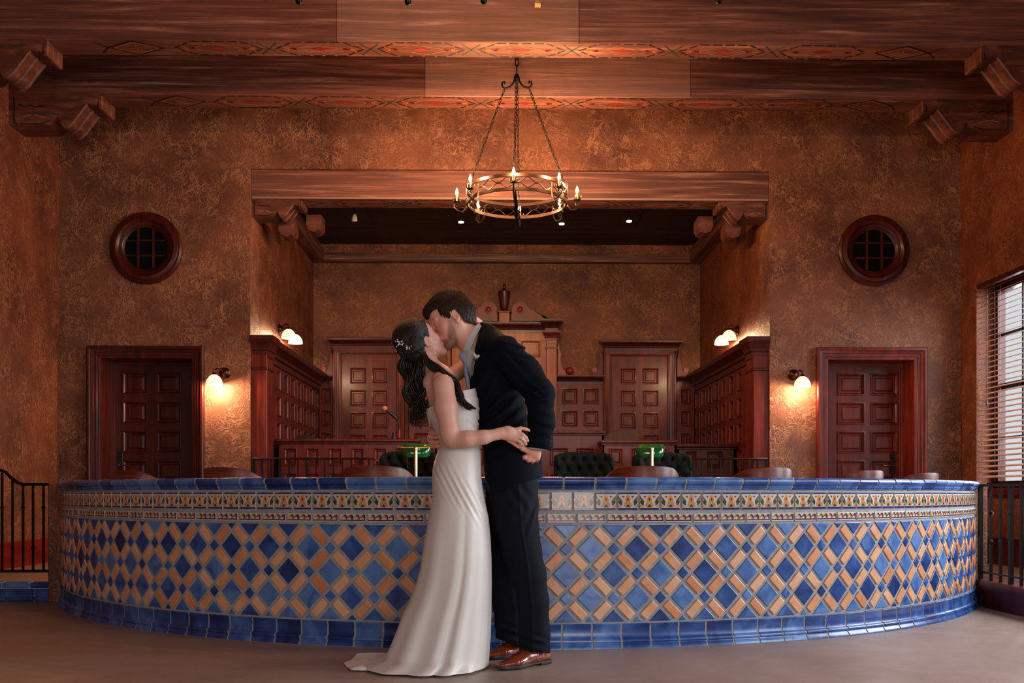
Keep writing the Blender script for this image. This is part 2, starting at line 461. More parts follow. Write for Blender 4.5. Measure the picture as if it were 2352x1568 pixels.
# trims along the alcove walls
mb = MB(); tz0, tz1 = Zc(602, YB-.1), Zc(584, YB-.1)
mb.box(PL, PR, YB-.12, YB, tz0, tz1+.01, 'beam_wood', bev=.005); struct(mb.build('trim_5'))
for i, (x0, x1) in enumerate(((PL, PL+.17), (PR-.17, PR))):
    mb = MB(); mb.box(x0, x1, YW+.36, YB-.12, tz0, tz1+.08, 'beam_wood_depth', bev=.006); struct(mb.build('trim_%d' % (6+i)))

# ------------------------------------------------------------ carved corbels
CP = [(27, 222), (229, 222), (221, 249), (199, 246), (192, 254), (186, 262), (178, 272), (168, 286), (159, 295), (152, 299), (146, 299), (140, 290), (135, 279), (131, 275), (120, 284), (109, 292), (70, 293.5), (35, 294)]
yq = 9.61
prof = [(PX(p, yq)-XL, PZ(q, PX(p, yq), yq)-BZ) for p, q in CP]
prof = [(max(a, 0), b-prof[0][1]) for a, b in prof]; prof[-1] = (0, prof[-1][1]); prof[0] = (0, 0)
def corbel(sx, y0, depth, label, xw, ztop, sc=1.0, wood='carved_wood', group=None):
    t = thing('carved_corbel', label, 'corbel', (xw, y0+depth/2, ztop+prof[-1][1]*sc), 0, group)
    z0 = -prof[-1][1]*sc
    mb = MB(); P = [(sx*a*sc, z0+b*sc) for a, b in prof]
    mb.prism(P, -depth/2, depth/2, wood)
    # painted leaf scrolls stay in the body's mesh
    L = prof[1][0]
    h = -depth/2-.004
    def q(a, b): return (sx*a*L*sc, z0+b*sc)
    # painted leaf scrolls on both faces
    for hh in (h,):
        for k, ox, wd, dz_ in ((0, .42, .40, -.055), (1, .10, .30, -.12), (2, .22, .32, -.19)):
            pts = [q(ox+wd*u, dz_+.022*abs(math.sin(u*8+k))*(1-u*.5)-.01) for u in [i/24 for i in range(25)]]
            ribbon(mb, pts, .008*sc+.003, 'paint_green' if k != 1 else 'paint_black', 'xz', hh)
        ribbon(mb, [q(.06, -.03), q(.06, -.28), q(.1, -.3)], .012, 'paint_black', 'xz', hh)
        ribbon(mb, [q(.12, -.29), q(.35, -.29), q(.45, -.26)], .01, 'paint_black', 'xz', hh)
        ribbon(mb, [q(.16, -.22), q(.26, -.20), q(.40, -.23)], .010, 'paint_gold', 'xz', hh)
    mb.build('body', t, smooth=30)
    # square tooth blocks on the tip, and bead mouldings under the scroll
    mb = MB()
    a0, b0 = prof[1]; a1, b1 = prof[2]
    for k in range(3):
        yy = -depth/2+depth*(k+.5)/3
        mb.box(min(sx*(a0*sc-.02), sx*(a0*sc+.025)), max(sx*(a0*sc-.02), sx*(a0*sc+.025)), yy-depth*.16, yy+depth*.16, z0-.135*sc, z0-.002, wood, bev=.01)
    mb.build('tip', t)
    for yy in (-depth*.45, 0, depth*.45):
        mb = MB(); mb.tube([(sx*a*sc, yy, z0+b*sc) for a, b in prof[3:13]], .014*sc, wood, 6)
        mb.build('scroll_rib', t)
    return t
corbel(1, 8.45, .30, 'front left carved corbel under the nearer painted beam', XL, BZ)
corbel(1, 9.61, .33, 'rear left carved corbel under the farther painted beam', XL, BZ)
corbel(-1, 8.45, .30, 'front right carved corbel under the nearer painted beam', XR, BZ)
corbel(-1, 9.61, .33, 'rear right carved corbel under the farther painted beam', XR, BZ)
corbel(1, YW+.05, .30, 'dark wooden corbel under left end of the alcove lintel', PL, LZ, .60)
corbel(-1, YW+.05, .30, 'dark wooden corbel under right end of the alcove lintel', PR, LZ, .60)
# short rounded beam ends poking out beside the inner corbels
for sx, xw, lab in ((1, PL, 'left'), (-1, PR, 'right')):
    for k, (off, zz) in enumerate(((.40, -.14), (.66, -.02))):
        mb = MB(); r = .085
        P = [(sx*u, v) for u, v in [(-r, 0), (-r, -.12), (-r*.7, -.17), (0, -.19), (r*.7, -.17), (r, -.12), (r, 0)]]
        mb.prism(P, -.16, .10, 'carved_wood')
        o = mb.build('beam_end', None, smooth=30); o.location = (xw+sx*(off-.1), YW+.55+.25*k, LZ+zz+.02)
        tag(o, '%s rounded wooden beam end %s the %s alcove corbel' % (('lower', 'upper')[k], ('beside', 'beyond the tip of')[k], lab), 'beam end')

# ------------------------------------------------------------ panelling helpers
def panel_grid(mb, O, U, Vv, N, w, h, cols, rows, m, mw=.03, deep=.018, raised=.010, mp=None):
    # O: lower-left corner; U, Vv in-plane unit vectors; N outward normal
    O, U, Vv, N = Vector(O), Vector(U), Vector(Vv), Vector(N)
    def P(x, z, n): return tuple(O+U*x+Vv*z+N*n)
    xs = sorted(set([0, w]+[e for c in cols for e in c])); zs = sorted(set([0, h]+[e for r in rows for e in r]))
    for i in range(len(xs)-1):
        for j in range(len(zs)-1):
            x0, x1, z0, z1 = xs[i], xs[i+1], zs[j], zs[j+1]
            if x1-x0 < 1e-5 or z1-z0 < 1e-5: continue
            pan = any(abs(c[0]-x0) < 1e-6 and abs(c[1]-x1) < 1e-6 for c in cols) and any(abs(r[0]-z0) < 1e-6 and abs(r[1]-z1) < 1e-6 for r in rows)
            if not pan:
                mb.add([P(x0, z0, 0), P(x1, z0, 0), P(x1, z1, 0), P(x0, z1, 0)], [(0, 1, 2, 3)], m)
            else:
                k = min(1, (x1-x0)/2/(mw*2.2))
                st = [(0, 0), (mw*.05*k, .010), (mw*.40*k, .012), (mw*.6*k, .003), (mw*.95*k, -.004), (mw*1.0*k, -deep), (mw*1.35*k, -deep), (mw*1.9*k, -deep+raised)]
                rows_ = [[P(x0+o, z0+o, n), P(x1-o, z0+o, n), P(x1-o, z1-o, n), P(x0+o, z1-o, n)] for o, n in st]
                mb.loft(rows_, m, closed=True)
                mb.add(rows_[-1], [(0, 1, 2, 3)], mp or m)
def casing(mb, O, U, N, x0, x1, zb, z1, prof, m):
    O, U, N = Vector(O), Vector(U), Vector(N); Z = Vector((0, 0, 1))
    rows = [[tuple(O+U*(x0-o)+Z*zb+N*n), tuple(O+U*(x0-o)+Z*(z1+o)+N*n), tuple(O+U*(x1+o)+Z*(z1+o)+N*n), tuple(O+U*(x1+o)+Z*zb+N*n)] for o, n in prof]
    mb.loft(rows, m)
def cornice(mb, O, U, N, x0, x1, prof, m, ends=(1, 1), back=0.0):
    # prof: (outward, z); returns mitred at both ends
    O, U, N = Vector(O), Vector(U), Vector(N); Z = Vector((0, 0, 1))
    rows = []
    for o, z in prof:
        a = x0-(o if ends[0] else 0); b = x1+(o if ends[1] else 0)
        rows.append([tuple(O+U*a+Z*z+N*back), tuple(O+U*a+Z*z+N*o), tuple(O+U*b+Z*z+N*o), tuple(O+U*b+Z*z+N*back)])
    mb.loft(rows, m)
    for r in (rows[0], rows[-1]): mb.add(r, [(0, 1, 2, 3)], m)
CASE = [(0, -.02), (0, .012), (.012, .02), (.03, .02), (.036, .030), (.065, .034), (.07, .045), (.095, .05), (.105, .06), (.125, .06), (.135, .05), (.135, 0)]
CORN = [(0, 0), (.012, .012), (.02, .04), (.035, .05), (.04, .07), (.075, .10), (.085, .12), (.10, .125), (.105, .15), (.09, .155), (0, .16)]
UX, UZ, NY = (1, 0, 0), (0, 0, 1), (0, -1, 0)

def door_leaf(name, x0, x1, zt, yf, wood, colpx, nrow, z0=FZ, rowpx=857):
    d = MB(); w = x1-x0; h = zt-z0
    cols = [(PX(a, yf)-x0, PX(b, yf)-x0) for a, b in colpx]
    ph = .250; pitch = .322
    rows = []
    z = PZ(rowpx, (x0+x1)/2, yf)-z0
    while z-ph > .12 and len(rows) < nrow: rows.append((z-ph, z)); z -= pitch
    panel_grid(d, (x0, yf, z0), UX, UZ, NY, w, h, cols, sorted(rows), wood, mw=.034)
    d.box(x0, x1, yf+.002+.02, yf+.05, z0, zt, wood)
    return d.build(name, smooth=25)
def handle(parent, x, y, z, sx):
    mb = MB(); mb.box(x-.025, x+.025, y-.012, y, z-.12, z+.12, 'dark_metal', bev=.006)
    mb.lathe([(.018, 0), (.018, -.03), (.0, -.03)], 'dark_metal', (x, y-.012, z+.075), 14, 'y')
    mb.tube([(x, y-.01, z-.03), (x, y-.055, z-.03), (x+sx*.02, y-.062, z-.03), (x+sx*.12, y-.06, z-.032)], .0095, 'steel', 8)
    o = mb.build('door_handle', parent); o['label'] = 'steel lever on a dark plate'; return o
def main_door(idx, X, side, wood, hx, colpx, rowpx):
    o = door_leaf('door_%d' % idx, X[0]+.025, X[1]-.025, DT-.02, YW+.33, wood, colpx, 6, rowpx=rowpx)
    struct(o)
    mb = MB(); casing(mb, (0, YW, 0), UX, NY, X[0], X[1], FZ, DT, CASE, wood)
    # jamb lining and stepped stop
    rows = [[(X[0]+a, YW+b, FZ), (X[0]+a, YW+b, DT-a), (X[1]-a, YW+b, DT-a), (X[1]-a, YW+b, FZ)] for a, b in ((0, -.02), (.004, .0), (.004, .27), (.02, .272), (.02, .31), (.028, .312), (.028, .36))]
    mb.loft(rows, wood)
    mb.build('door_frame', o)
    handle(o, hx, YW+.33, 1.18, side)
    return o
main_door(1, D1, 1, 'cherry_dark', D1[0]+.085, [(281, 340), (357, 417)], 854)  # darker wood tone stands in for the shade on this recessed door
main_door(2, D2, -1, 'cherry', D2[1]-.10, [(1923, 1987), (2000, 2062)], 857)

# round windows
for i, (cx, cy) in enumerate(((337, 571), (2006, 576.5))):
    X = PX(cx, YW); Z = PZ(cy, X, YW); s = 10.7/F
    t = MB(); c = (X, YW, Z)
    ro, ri = 82*s, 48*s
    t.lathe([(ro, 0), (ro, -.03), (ro-.02, -.045), (ro-.035, -.045), (ro-.045, -.06), (ro-.075, -.066), (ro-.095, -.055), (ro-.105, -.035), (ri+.03, -.03), (ri+.02, -.018), (ri, -.012), (ri, 0)], 'cherry_dark', c, 56, 'y')
    o = t.build('window_%d' % (i+1)); struct(o)
    # open the centre: caps of the lathe would close it, so glass sits just in front
    g = MB(); g.lathe([(ri, 0), (ri, -.004)], 'dark_glass', (X, YW-.014, Z), 40, 'y'); g.build('glass', o)
    g = MB(); q = ri*.36
    for dx in (-q, q):
        hh = math.sqrt(ri*ri-q*q)
        g.box(X+dx-.011, X+dx+.011, YW-.034, YW-.018, Z-hh, Z+hh, 'cherry_dark')
        g.box(X-hh, X+hh, YW-.030, YW-.018, Z+dx-.008, Z+dx+.008, 'cherry_dark')
    g.build('glazing_bar', o)

# side window with blinds
for i, (a, b) in enumerate(WIN_R):
    mb = MB(); xo = XRo
    mb.box(XR-.03, XRo, a-.04, b+.04, WZ0-.06, WZ0+.012, 'cherry', bev=.008) if i else mb.box(XR-.05, XRo, a-.04, b+.04, WZ0-.06, WZ0+.012, 'cherry', bev=.008)
    o = mb.build('window_%d' % (i+3)); struct(o)
    f = MB()
    for y0, y1, z0, z1 in ((a, a+.09, WZ0, WZ1), (b-.09, b, WZ0, WZ1), (a, b, WZ0, WZ0+.09), (a, b, WZ1-.09, WZ1)): f.box(xo-.02, xo+.06, y0, y1, z0, z1, 'cherry_dark')  # frame colour darkened in place of shading
    f.build('window_frame', o)
    f = MB(); ym = (a+b)/2
    f.box(xo+.0, xo+.05, ym-.05, ym+.05, WZ0+.09, WZ1-.09, 'dark_metal')
    for y0, y1 in ((a+.09, ym-.05), (ym+.05, b-.09)):
        f.box(xo+.01, xo+.04, (y0+y1)/2-.012, (y0+y1)/2+.012, WZ0+.09, WZ1-.09, 'dark_metal')
        for k in range(1, 4): f.box(xo+.01, xo+.045, y0, y1, WZ0+(WZ1-WZ0)*k/4-(.03 if k == 2 else .012), WZ0+(WZ1-WZ0)*k/4+(.03 if k == 2 else .012), 'dark_metal')
    f.build('sash_bar', o)
a, b = WIN_R[0]
t = thing('venetian_blind', 'half-open venetian blind hanging in the window of the right wall', 'blind', (XR+.03, (a+b)/2, WZ1))
mb = MB(); mb.box(-.03, .03, -(b-a)/2+.02, (b-a)/2-.01, -.045, 0, 'cherry_dark', bev=.006); mb.build('headrail', t)
mb = MB(); n = 37
for k in range(n):
    z = -.08-k*.0535; w = .024
    dz = .011
    mb.loft([[(-w, y, z-dz), (0, y, z+.003), (w, y, z+dz)] for y in (-(b-a)/2+.02, (b-a)/2-.012)], 'blind_slat')
    mb.loft([[(-w, y, z-dz-.002), (0, y, z+.001), (w, y, z+dz-.002)] for y in (-(b-a)/2+.02, (b-a)/2-.012)], 'blind_slat')
mb.build('slats', t)
for y in (.62, -.1, -.8):
    mb = MB()
    for dx in (-.028, .028): mb.tube([(dx, y, -.04), (dx, y, -2.06)], .0022, 'cherry_dark', 5)
    for k in range(n): mb.tube([(-.028, y, -.088-k*.0535), (.028, y, -.08-k*.0535)], .0015, 'cherry_dark', 4)
    mb.build('ladder_cord', t)
mb = MB(); mb.tube([(-.04, .74, -.04), (-.045, .75, -.6), (-.045, .75, -1.2)], .003, 'cherry_dark', 6); mb.tube([(-.045, .75, -1.2), (-.045, .75, -1.28)], [.004, .012], 'cherry_dark', 8); mb.build('pull_cord', t)
mb = MB(); mb.box(-.025, .025, -(b-a)/2+.02, (b-a)/2-.01, -2.09, -2.07, 'cherry_dark'); mb.build('bottom_rail', t)
# ============================================================ curved tiled bar wall
def BP(arc, z, off=0.0):
    # arc length along the outer face from the centre line, radial offset outward
    a = arc/BR; r = BR+off
    return (BC.x+r*math.sin(a), BC.y-r*math.cos(a), z)
def arc_of_px(px, off=0.0):
    # arc position on the face seen at pixel column px
    d = math.tan(math.atan((px-1176)/F)+YAW); lo = -1.1*BR; hi = 1.1*BR
    for _ in range(60):
        m = (lo+hi)/2; p = BP(m, 0, off)
        if p[0]/p[1] < d: lo = m
        else: hi = m
    return (lo+hi)/2
AMAX = R(67)*BR
def curve_face(mb, poly, off, m, tv=0.0, edge=None, bevel=.004, maxseg=.06):
    # a flat polygon (arc, z) laid on the cylinder as a raised tile with bevelled sides
    cx = sum(p[0] for p in poly)/len(poly); cz = sum(p[1] for p in poly)/len(poly)
    n = len(poly)
    def inset(d):
        out = []
        for i in range(n):
            a = Vector(poly[i-1]); b = Vector(poly[i]); c = Vector(poly[(i+1) % n])
            e1 = (b-a).normalized(); e2 = (c-b).normalized()
            n1 = Vector((-e1.y, e1.x)); n2 = Vector((-e2.y, e2.x))
            bis = n1+n2; k = bis.dot(n1)
            out.append(b+bis*(d/max(k, .3)) if k else b)
        return out
    area2 = sum(poly[i][0]*poly[(i+1) % n][1]-poly[(i+1) % n][0]*poly[i][1] for i in range(n))
    s = 1 if area2 > 0 else -1
    rings = [poly, poly, inset(bevel*s), ]
    offs = [-.004, off-bevel*.6, off]
    rows = [[BP(p[0], p[1], o) for p in r] for r, o in zip(rings, offs)]
    mb.loft(rows, m, closed=True, tv=tv)
    mb.add(rows[-1], [tuple(range(n))], m, tv)
def clip_z(poly, z0, z1):
    for zz, sg in ((z0, 1), (z1, -1)):
        out = []
        for i in range(len(poly)):
            a, b = poly[i], poly[(i+1) % len(poly)]
            da, db = sg*(a[1]-zz), sg*(b[1]-zz)
            if da >= 0: out.append(a)
            if (da > 0) != (db > 0) and da != db and da*db < 0:
                t = da/(da-db); out.append((a[0]+(b[0]-a[0])*t, a[1]+(b[1]-a[1])*t))
        poly = out
        if len(poly) < 3: return []
    res = []
    for p in poly:
        if not res or (abs(p[0]-res[-1][0])+abs(p[1]-res[-1][1])) > 1e-4: res.append(p)
    if len(res) > 2 and abs(res[0][0]-res[-1][0])+abs(res[0][1]-res[-1][1]) < 1e-4: res.pop()
    return res if len(res) > 2 else []
bar = thing('tiled_bar_wall', 'long curved half-height wall of blue and orange glazed tiles', 'tiled counter', (BC.x, BC.y-BR, 0))
bl = Vector((BC.x, BC.y-BR, 0))
def bbuild(mb, name, smooth=35):
    o = mb.build(name, None, loc=tuple(bl), smooth=smooth); o.parent = bar; o.location = (0, 0, 0); return o
# core with grout face
N = 120
mb = MB(); rows = []
for i in range(N+1):
    a = -AMAX+2*AMAX*i/N
    rows.append([BP(a, 0, 0), BP(a, .905, 0), BP(a, .905, -.16), BP(a, 0, -.16)])
mb.loft(rows, 'grout', closed=True, caps=True)
bbuild(mb, 'grout_core')
rnd = random.Random(3)
# diamond field
PITCH = .1345; P2 = PITCH*2*1.0
Bs, Ss, G = .1015, .0465, .0200
row1z = PZ(1261, 0, 5.42)
phase = arc_of_px(913.6)
per = arc_of_px(1016.5)-phase if False else .26446
z0f, z1f = .146, .672
mb = MB()
c45 = math.sqrt(.5)
hx = per/2; hz = PITCH
def lat(u, v):  # rotated lattice coords (in units of cell) to arc, z
    return (phase+(u-v)*hx, row1z+(u+v)*hz)
unit = Bs+Ss+2*G
fb = Bs/unit/2; fs = Ss/unit/2
for i in range(-60, 61):
    for j in range(-60, 61):
        x, z = lat(i, j)
        if not (-AMAX-.1 < x < AMAX+.1 and -.1 < z-.4 < 9 or True): continue
        if z < z0f-.25 or z > z1f+.25 or abs(x) > AMAX+.1: continue
        for (du, dv, hu, hv, m) in ((0, 0, fb, fb, 'blue_glaze'), (.5, .5, fs, fs, 'blue_glaze'), (.5, 0, fs, fb, 'orange_glaze'), (0, .5, fb, fs, 'orange_glaze')):
            poly = [lat(i+du+a*hu, j+dv+b*hv) for a, b in ((-1, -1), (1, -1), (1, 1), (-1, 1))]
            if max(p[0] for p in poly) > AMAX or min(p[0] for p in poly) < -AMAX: continue
            q = clip_z(poly, z0f, z1f)
            if not q: continue
            if m == 'orange_glaze' and len(q) != 4: continue
            A = abs(sum(q[k][0]*q[(k+1) % len(q)][1]-q[(k+1) % len(q)][0]*q[k][1] for k in range(len(q))))/2
            if A < .0004: continue
            curve_face(mb, q, .006 if m == 'blue_glaze' else .008, m, tv=rnd.random(), bevel=.003)
bbuild(mb, 'diamond_tiles', 25)
# cap tiles: bullnose over a stepped lip
capprof = [(.0, .868), (.012, .868), (.014, .876), (.020, .878), (.022, .886), (.016, .892), (.026, .895), (.036, .905), (.038, .918), (.032, .929), (.02, .934), (-.03, .936), (-.17, .936), (-.185, .925), (-.185, .86)]
mb = MB(); W_ = .1712; g = .007
k0 = int(AMAX/W_)
ph = arc_of_px(1295.4, .03)  # a joint
k = -60
while k < 60:
    a0 = ph+k*W_; a1 = a0+W_; k += 1
    if a1 > AMAX+.1 or a0 < -AMAX-.1: continue
    tv = rnd.random(); rows = []
    sh = rnd.uniform(-.0012, .0012)
    for i in range(9):
        a = a0+g+(a1-a0-2*g)*i/8
        rows.append([BP(a, z+sh, o+sh) for o, z in capprof])
    mb.loft(rows, 'blue_glaze', closed=False, tv=tv)
    mb.add(rows[0], [tuple(range(len(capprof)))], 'blue_glaze', tv); mb.add(rows[-1], [tuple(range(len(capprof)))], 'blue_glaze', tv)
bbuild(mb, 'cap_tiles', 50)
mb = MB(); rows = []
for i in range(N+1):
    a = -AMAX-.03+(2*AMAX+.06)*i/N
    rows.append([BP(a, z-(.0025 if z > .92 else 0), o-.0035) for o, z in capprof])
mb.loft(rows, 'grout'); bbuild(mb, 'cap_grout', 50)
# base tiles: flat with flared foot
bprof = [(.0, .135), (.010, .135), (.014, .131), (.012, .124), (.009, .120), (.009, .062), (.014, .056), (.022, .054), (.027, .048), (.027, .038), (.020, .032), (.022, .024), (.030, .018), (.033, .002), (0, .002)]
mb = MB(); W_ = .1638; ph = arc_of_px(1291, .01); g = .006
for k in range(-60, 61):
    a0 = ph+k*W_; a1 = a0+W_
    if a1 > AMAX or a0 < -AMAX: continue
    tv = rnd.random()*.75; rows = [[BP(a0+g+(a1-a0-2*g)*i/4, z, o) for o, z in bprof] for i in range(5)]
    mb.loft(rows, 'blue_glaze', tv=tv)
    mb.add(rows[0], [tuple(range(len(bprof)))], 'blue_glaze', tv); mb.add(rows[-1], [tuple(range(len(bprof)))], 'blue_glaze', tv)
bbuild(mb, 'base_tiles', 45)
mb = MB(); rows = []
for i in range(N+1):
    a = -AMAX+2*AMAX*i/N
    rows.append([BP(a, z-.002, o-.0025) for o, z in bprof])
mb.loft(rows, 'grout'); bbuild(mb, 'base_grout', 50)
# painted flower tiles
def paint(mb, poly, ca, cz, w, h, m, off):
    mb.add([BP(ca+(p[0]-.5)*w, cz+(p[1]-.5)*h, off) for p in poly], [tuple(range(len(poly)))], m)
def mir(poly): return [(1-x, y) for x, y in poly][::-1]
def blob(cx, cy, rx, ry, n=8): return [(cx+rx*math.cos(2*PI*i/n), cy+ry*math.sin(2*PI*i/n)) for i in range(n)]
mb = MB(); W_ = .1222; tw = .109; zc = (.852+.755)/2; th = .097; o1 = .0085
ph = arc_of_px(1263.7)+W_/2
for k in range(-60, 61):
    ca = ph+k*W_
    if abs(ca) > AMAX-.05: continue
    x0, x1 = ca-tw/2, ca+tw/2; zb, zt = zc-th/2, zc+th/2
    curve_face(mb, [(x0, zb), (x1, zb), (x1, zt), (x0, zt)], .008, 'tile_white', bevel=.002)
    def pp(poly, m, lay=1): paint(mb, poly, ca, zc, tw*.98, th*.98, m, .008+.0004*lay)
    pp([(0, .9), (1, .9), (1, 1), (0, 1)], 'tile_navy'); pp([(0, 0), (1, 0), (1, .11), (0, .11)], 'tile_navy')
    L = [(0, .80), (.06, .74), (.05, .68), (.12, .68), (.11, .60), (.17, .60), (.17, .52), (.22, .50), (.20, .36), (.20, .24), (.12, .26), (.04, .34), (0, .42)]
    pp(L, 'tile_green'); pp(mir(L), 'tile_green')
    pp([(.36, .14), (.64, .14), (.58, .22), (.5, .34), (.42, .22)], 'tile_green')
    C = [(0, .14), (.22, .14), (.10, .22), (0, .32)]; pp(C, 'tile_orange'); pp(mir(C), 'tile_orange')
    T = [(.15, .80), (.33, .80), (.31, .74), (.27, .68), (.25, .68), (.22, .74)]; pp(T, 'tile_red'); pp(mir(T), 'tile_red')
    D = [(.5, .86), (.43, .80), (.40, .74), (.41, .68), (.36, .60), (.38, .52), (.40, .46), (.60, .46), (.62, .52), (.64, .60), (.59, .68), (.60, .74), (.57, .80)]
    pp(D, 'tile_orange', 2)
    E_ = [(.40, .46), (.5, .46), (.47, .34), (.42, .24), (.33, .16), (.25, .17), (.30, .26), (.32, .40)]; pp(E_, 'tile_orange', 2); pp(mir(E_), 'tile_orange', 2)
    pp(blob(.5, .60, .045, .09), 'tile_green', 3)
    pp(blob(0.02, .58, .05, .06), 'tile_orange', 2); pp(blob(.98, .58, .05, .06), 'tile_orange', 2)
    pp(blob(.235, .32, .048, .13), 'tile_white', 3); pp(blob(.765, .32, .048, .13), 'tile_white', 3)
bbuild(mb, 'flower_tiles', 25)
mb = MB(); W_ = .1652; tw = .152; zc = (.734+.686)/2; th = .047; ph = arc_of_px(879)-0*W_
for k in range(-60, 61):
    ca = arc_of_px(1254)+W_/2+k*W_
    if abs(ca) > AMAX-.07: continue
    x0, x1 = ca-tw/2, ca+tw/2; zb, zt = zc-th/2, zc+th/2
    curve_face(mb, [(x0, zb), (x1, zb), (x1, zt), (x0, zt)], .008, 'tile_white', bevel=.002)
    def pp(poly, m, lay=1): paint(mb, poly, ca, zc, tw*.98, th*.96, m, .008+.0004*lay)
    pp([(0, .14), (1, .14), (1, .28), (0, .28)], 'tile_navy')
    for q in range(4):
        c = .125+.25*q
        pp([(c-.125+.25*0, .28), (c+.125, .28), (c+.15, .6), (c+.125, .82), (c+.07, .94), (c+.02, .84), (c-.06, .6)] if q < 3 else [(c-.12, .28), (c+.125, .28), (c+.125, .82), (c+.07, .94), (c+.02, .84), (c-.06, .6)], 'tile_green', 1)
        col = 'tile_orange' if q % 2 == 0 else 'tile_red'
        n = 8; R1, R2 = (.122, .46), (.055, .20)
        outer = [(c+R1[0]*math.cos(PI*i/n), .28+R1[1]*math.sin(PI*i/n)) for i in range(n+1)]
        inner = [(c+.01+R2[0]*math.cos(PI*i/n), .28+R2[1]*1.3*math.sin(PI*i/n)) for i in range(n+1)][::-1]
        pp(outer, col, 2); pp(inner, 'tile_white', 3)
        pp([(c-.05, .28), (c-.12, .28), (c-.06, .5), (c+.02, .6), (c+.03, .52), (c-.01, .42)], 'tile_white', 3)
        pp(blob(c-.01, .9, .012, .05, 6), 'tile_red' if q % 2 else 'tile_navy', 2)
bbuild(mb, 'wave_tiles', 25)
# stucco end piers
for sx, pxa in ((-1, 141), (1, 2240)):
    e = BP(sx*(AMAX+.03), 0, -.05)
    mb = MB(); mb.box(e[0]-.15 if sx < 0 else e[0]-.0, e[0]+.0 if sx < 0 else e[0]+.15, e[1]-.04, e[1]+.16, 0, .925, 'stucco', bev=.01)
    o = mb.build('end_pier'); tag(o, 'short brown stucco pier at the %s end of the tiled wall' % ('left' if sx < 0 else 'right'), 'pier')

# ------------------------------------------------------------ blue tiled step on the left
t = thing('tiled_step', 'low blue tiled curb under the iron gate on the left', 'step', (-4.2, 7.85, 0))
xr = PX(148, 7.85)
mb = MB(); mb.box(-9+4.2, xr+4.2, 0.0, .12, 0.002, .142, 'grout'); mb.build('curb', t)
mb = MB(); k = 0; x = xr+4.2-.02
while x > -4.6+3.2:
    wv = .215; tv = rnd.random()
    mb.box(x-wv+.006, x, -.01, .0, .045, .098, 'blue_glaze', tv, bev=.003)
    mb.box(x-wv+.006, x, -.022, .0, .004, .042, 'blue_glaze', tv*.8, bev=.006)
    x -= wv
x = xr+4.2-.06
while x > -4.6+3.2:
    wv = .215
    mb.box(x-wv+.006, x, -.012, .11, .103, .148, 'blue_glaze', rnd.random(), bev=.012); x -= wv
mb.build('blue_tiles', t)

# ------------------------------------------------------------ iron gate on the left
yg = 7.80
def iron_bar(mb, x, y, z0, z1, r=.008, knuckle=None, m='iron'):
    mb.box(x-r, x+r, y-r, y+r, z0, z1, m)
    if knuckle: mb.lathe([(.009, knuckle-.022), (.013, knuckle-.018), (.013, knuckle-.012), (.010, knuckle-.008), (.020, knuckle), (.010, knuckle+.008), (.013, knuckle+.012), (.009, knuckle+.02)], m, (x, y, 0), 10)
x1 = PX(134, yg); s = yg/F
t = thing('iron_gate', 'black iron gate with dipped top rail on the left step', 'gate', (x1, yg, .145))
def gx(px): return PX(px, yg)-x1
def gz(py): return PZ(py, x1, yg)-.145
mb = MB()
mb.box(gx(125), gx(134), -.017, .017, gz(1311), gz(1110), 'iron', bev=.003)
mb.box(gx(-240), gx(134), -.014, .014, gz(1314), gz(1308), 'iron', bev=.003)
top = [(-240, 1108), (-200, 1106), (-160, 1092), (-120, 1079), (-60, 1074), (0, 1079), (12, 1083), (25, 1096), (42, 1109), (56, 1112), (134, 1112)]
mb.tube([(gx(a), 0, gz(b)) for a, b in top], .013, 'iron', 6)
mb.build('frame', t, smooth=40)
zs = {5: 1085, 29: 1100, 53: 1111, 76: 1112, 100: 1112}
for i, px in enumerate((100, 76, 53, 29, 5, -19, -43, -67, -91, -115, -139, -163, -187, -211)):
    zt = zs.get(px, 1080 if px > -150 else 1100); m2 = MB()
    iron_bar(m2, gx(px), 0, gz(1309), gz(zt), .0075, gz(1165 if i % 2 == 0 else 1257))
    m2.build('baluster', t, smooth=40)
for z in (1129, 1290):
    mb = MB(); mb.box(gx(134), gx(141), -.01, .01, gz(z+5), gz(z-5), 'iron'); mb.lathe([(.01, gz(z+8)), (.01, gz(z-8))], 'iron', (gx(138), -.01, 0), 8); mb.build('hinge', t)
# ------------------------------------------------------------ railing on wooden curb on the right
XRr = 3.70
t = thing('wooden_curb', 'dark red wooden curb at the right end of the tiled wall', 'curb', (XRr, 6.6, 0))
mb = MB(); CPOLY = [(3.605-XRr, -1.6), (3.605-XRr, .78)]+[(BC.x+(BR+.045)*math.sin(R(a))-XRr, BC.y-(BR+.045)*math.cos(R(a))-6.6) for a in (61.5, 63, 64.5, 66, 67)]+[(.25, 1.25), (.25, -1.6)]; mb.prism(CPOLY, .002, .165, 'cherry_dark', 'xy'); mb.build('riser', t)
mb = MB(); mb.prism(CPOLY, .165, .19, 'cherry', 'xy'); mb.build('tread', t)
t = thing('iron_railing', 'black iron railing on the wooden curb at the right edge', 'railing', (XRr, 6.6, .19))
mb = MB(); mb.box(-.022, .022, -1.6, 1.0, .705, .725, 'iron', bev=.006); mb.build('top_rail', t)
mb = MB(); mb.box(-.012, .012, -1.6, .98, .05, .065, 'iron'); mb.build('bottom_rail', t)
for i, px in enumerate((2252, 2276, 2298, 2322, 2346, 2372, 2400, 2430)):
    y = PY(px, XRr)-6.6; m2 = MB()
    if y < -1.6: continue
    y = min(y, .96)
    iron_bar(m2, 0, y, .0, .71, .009 if i % 3 else .014, .505 if i in (1, 3, 6) else None)
    if i == 1: m2.lathe([(.009, .27), (.016, .285), (.016, .295), (.009, .31)], 'iron', (0, y, 0), 10)
    m2.build('baluster', t, smooth=40)

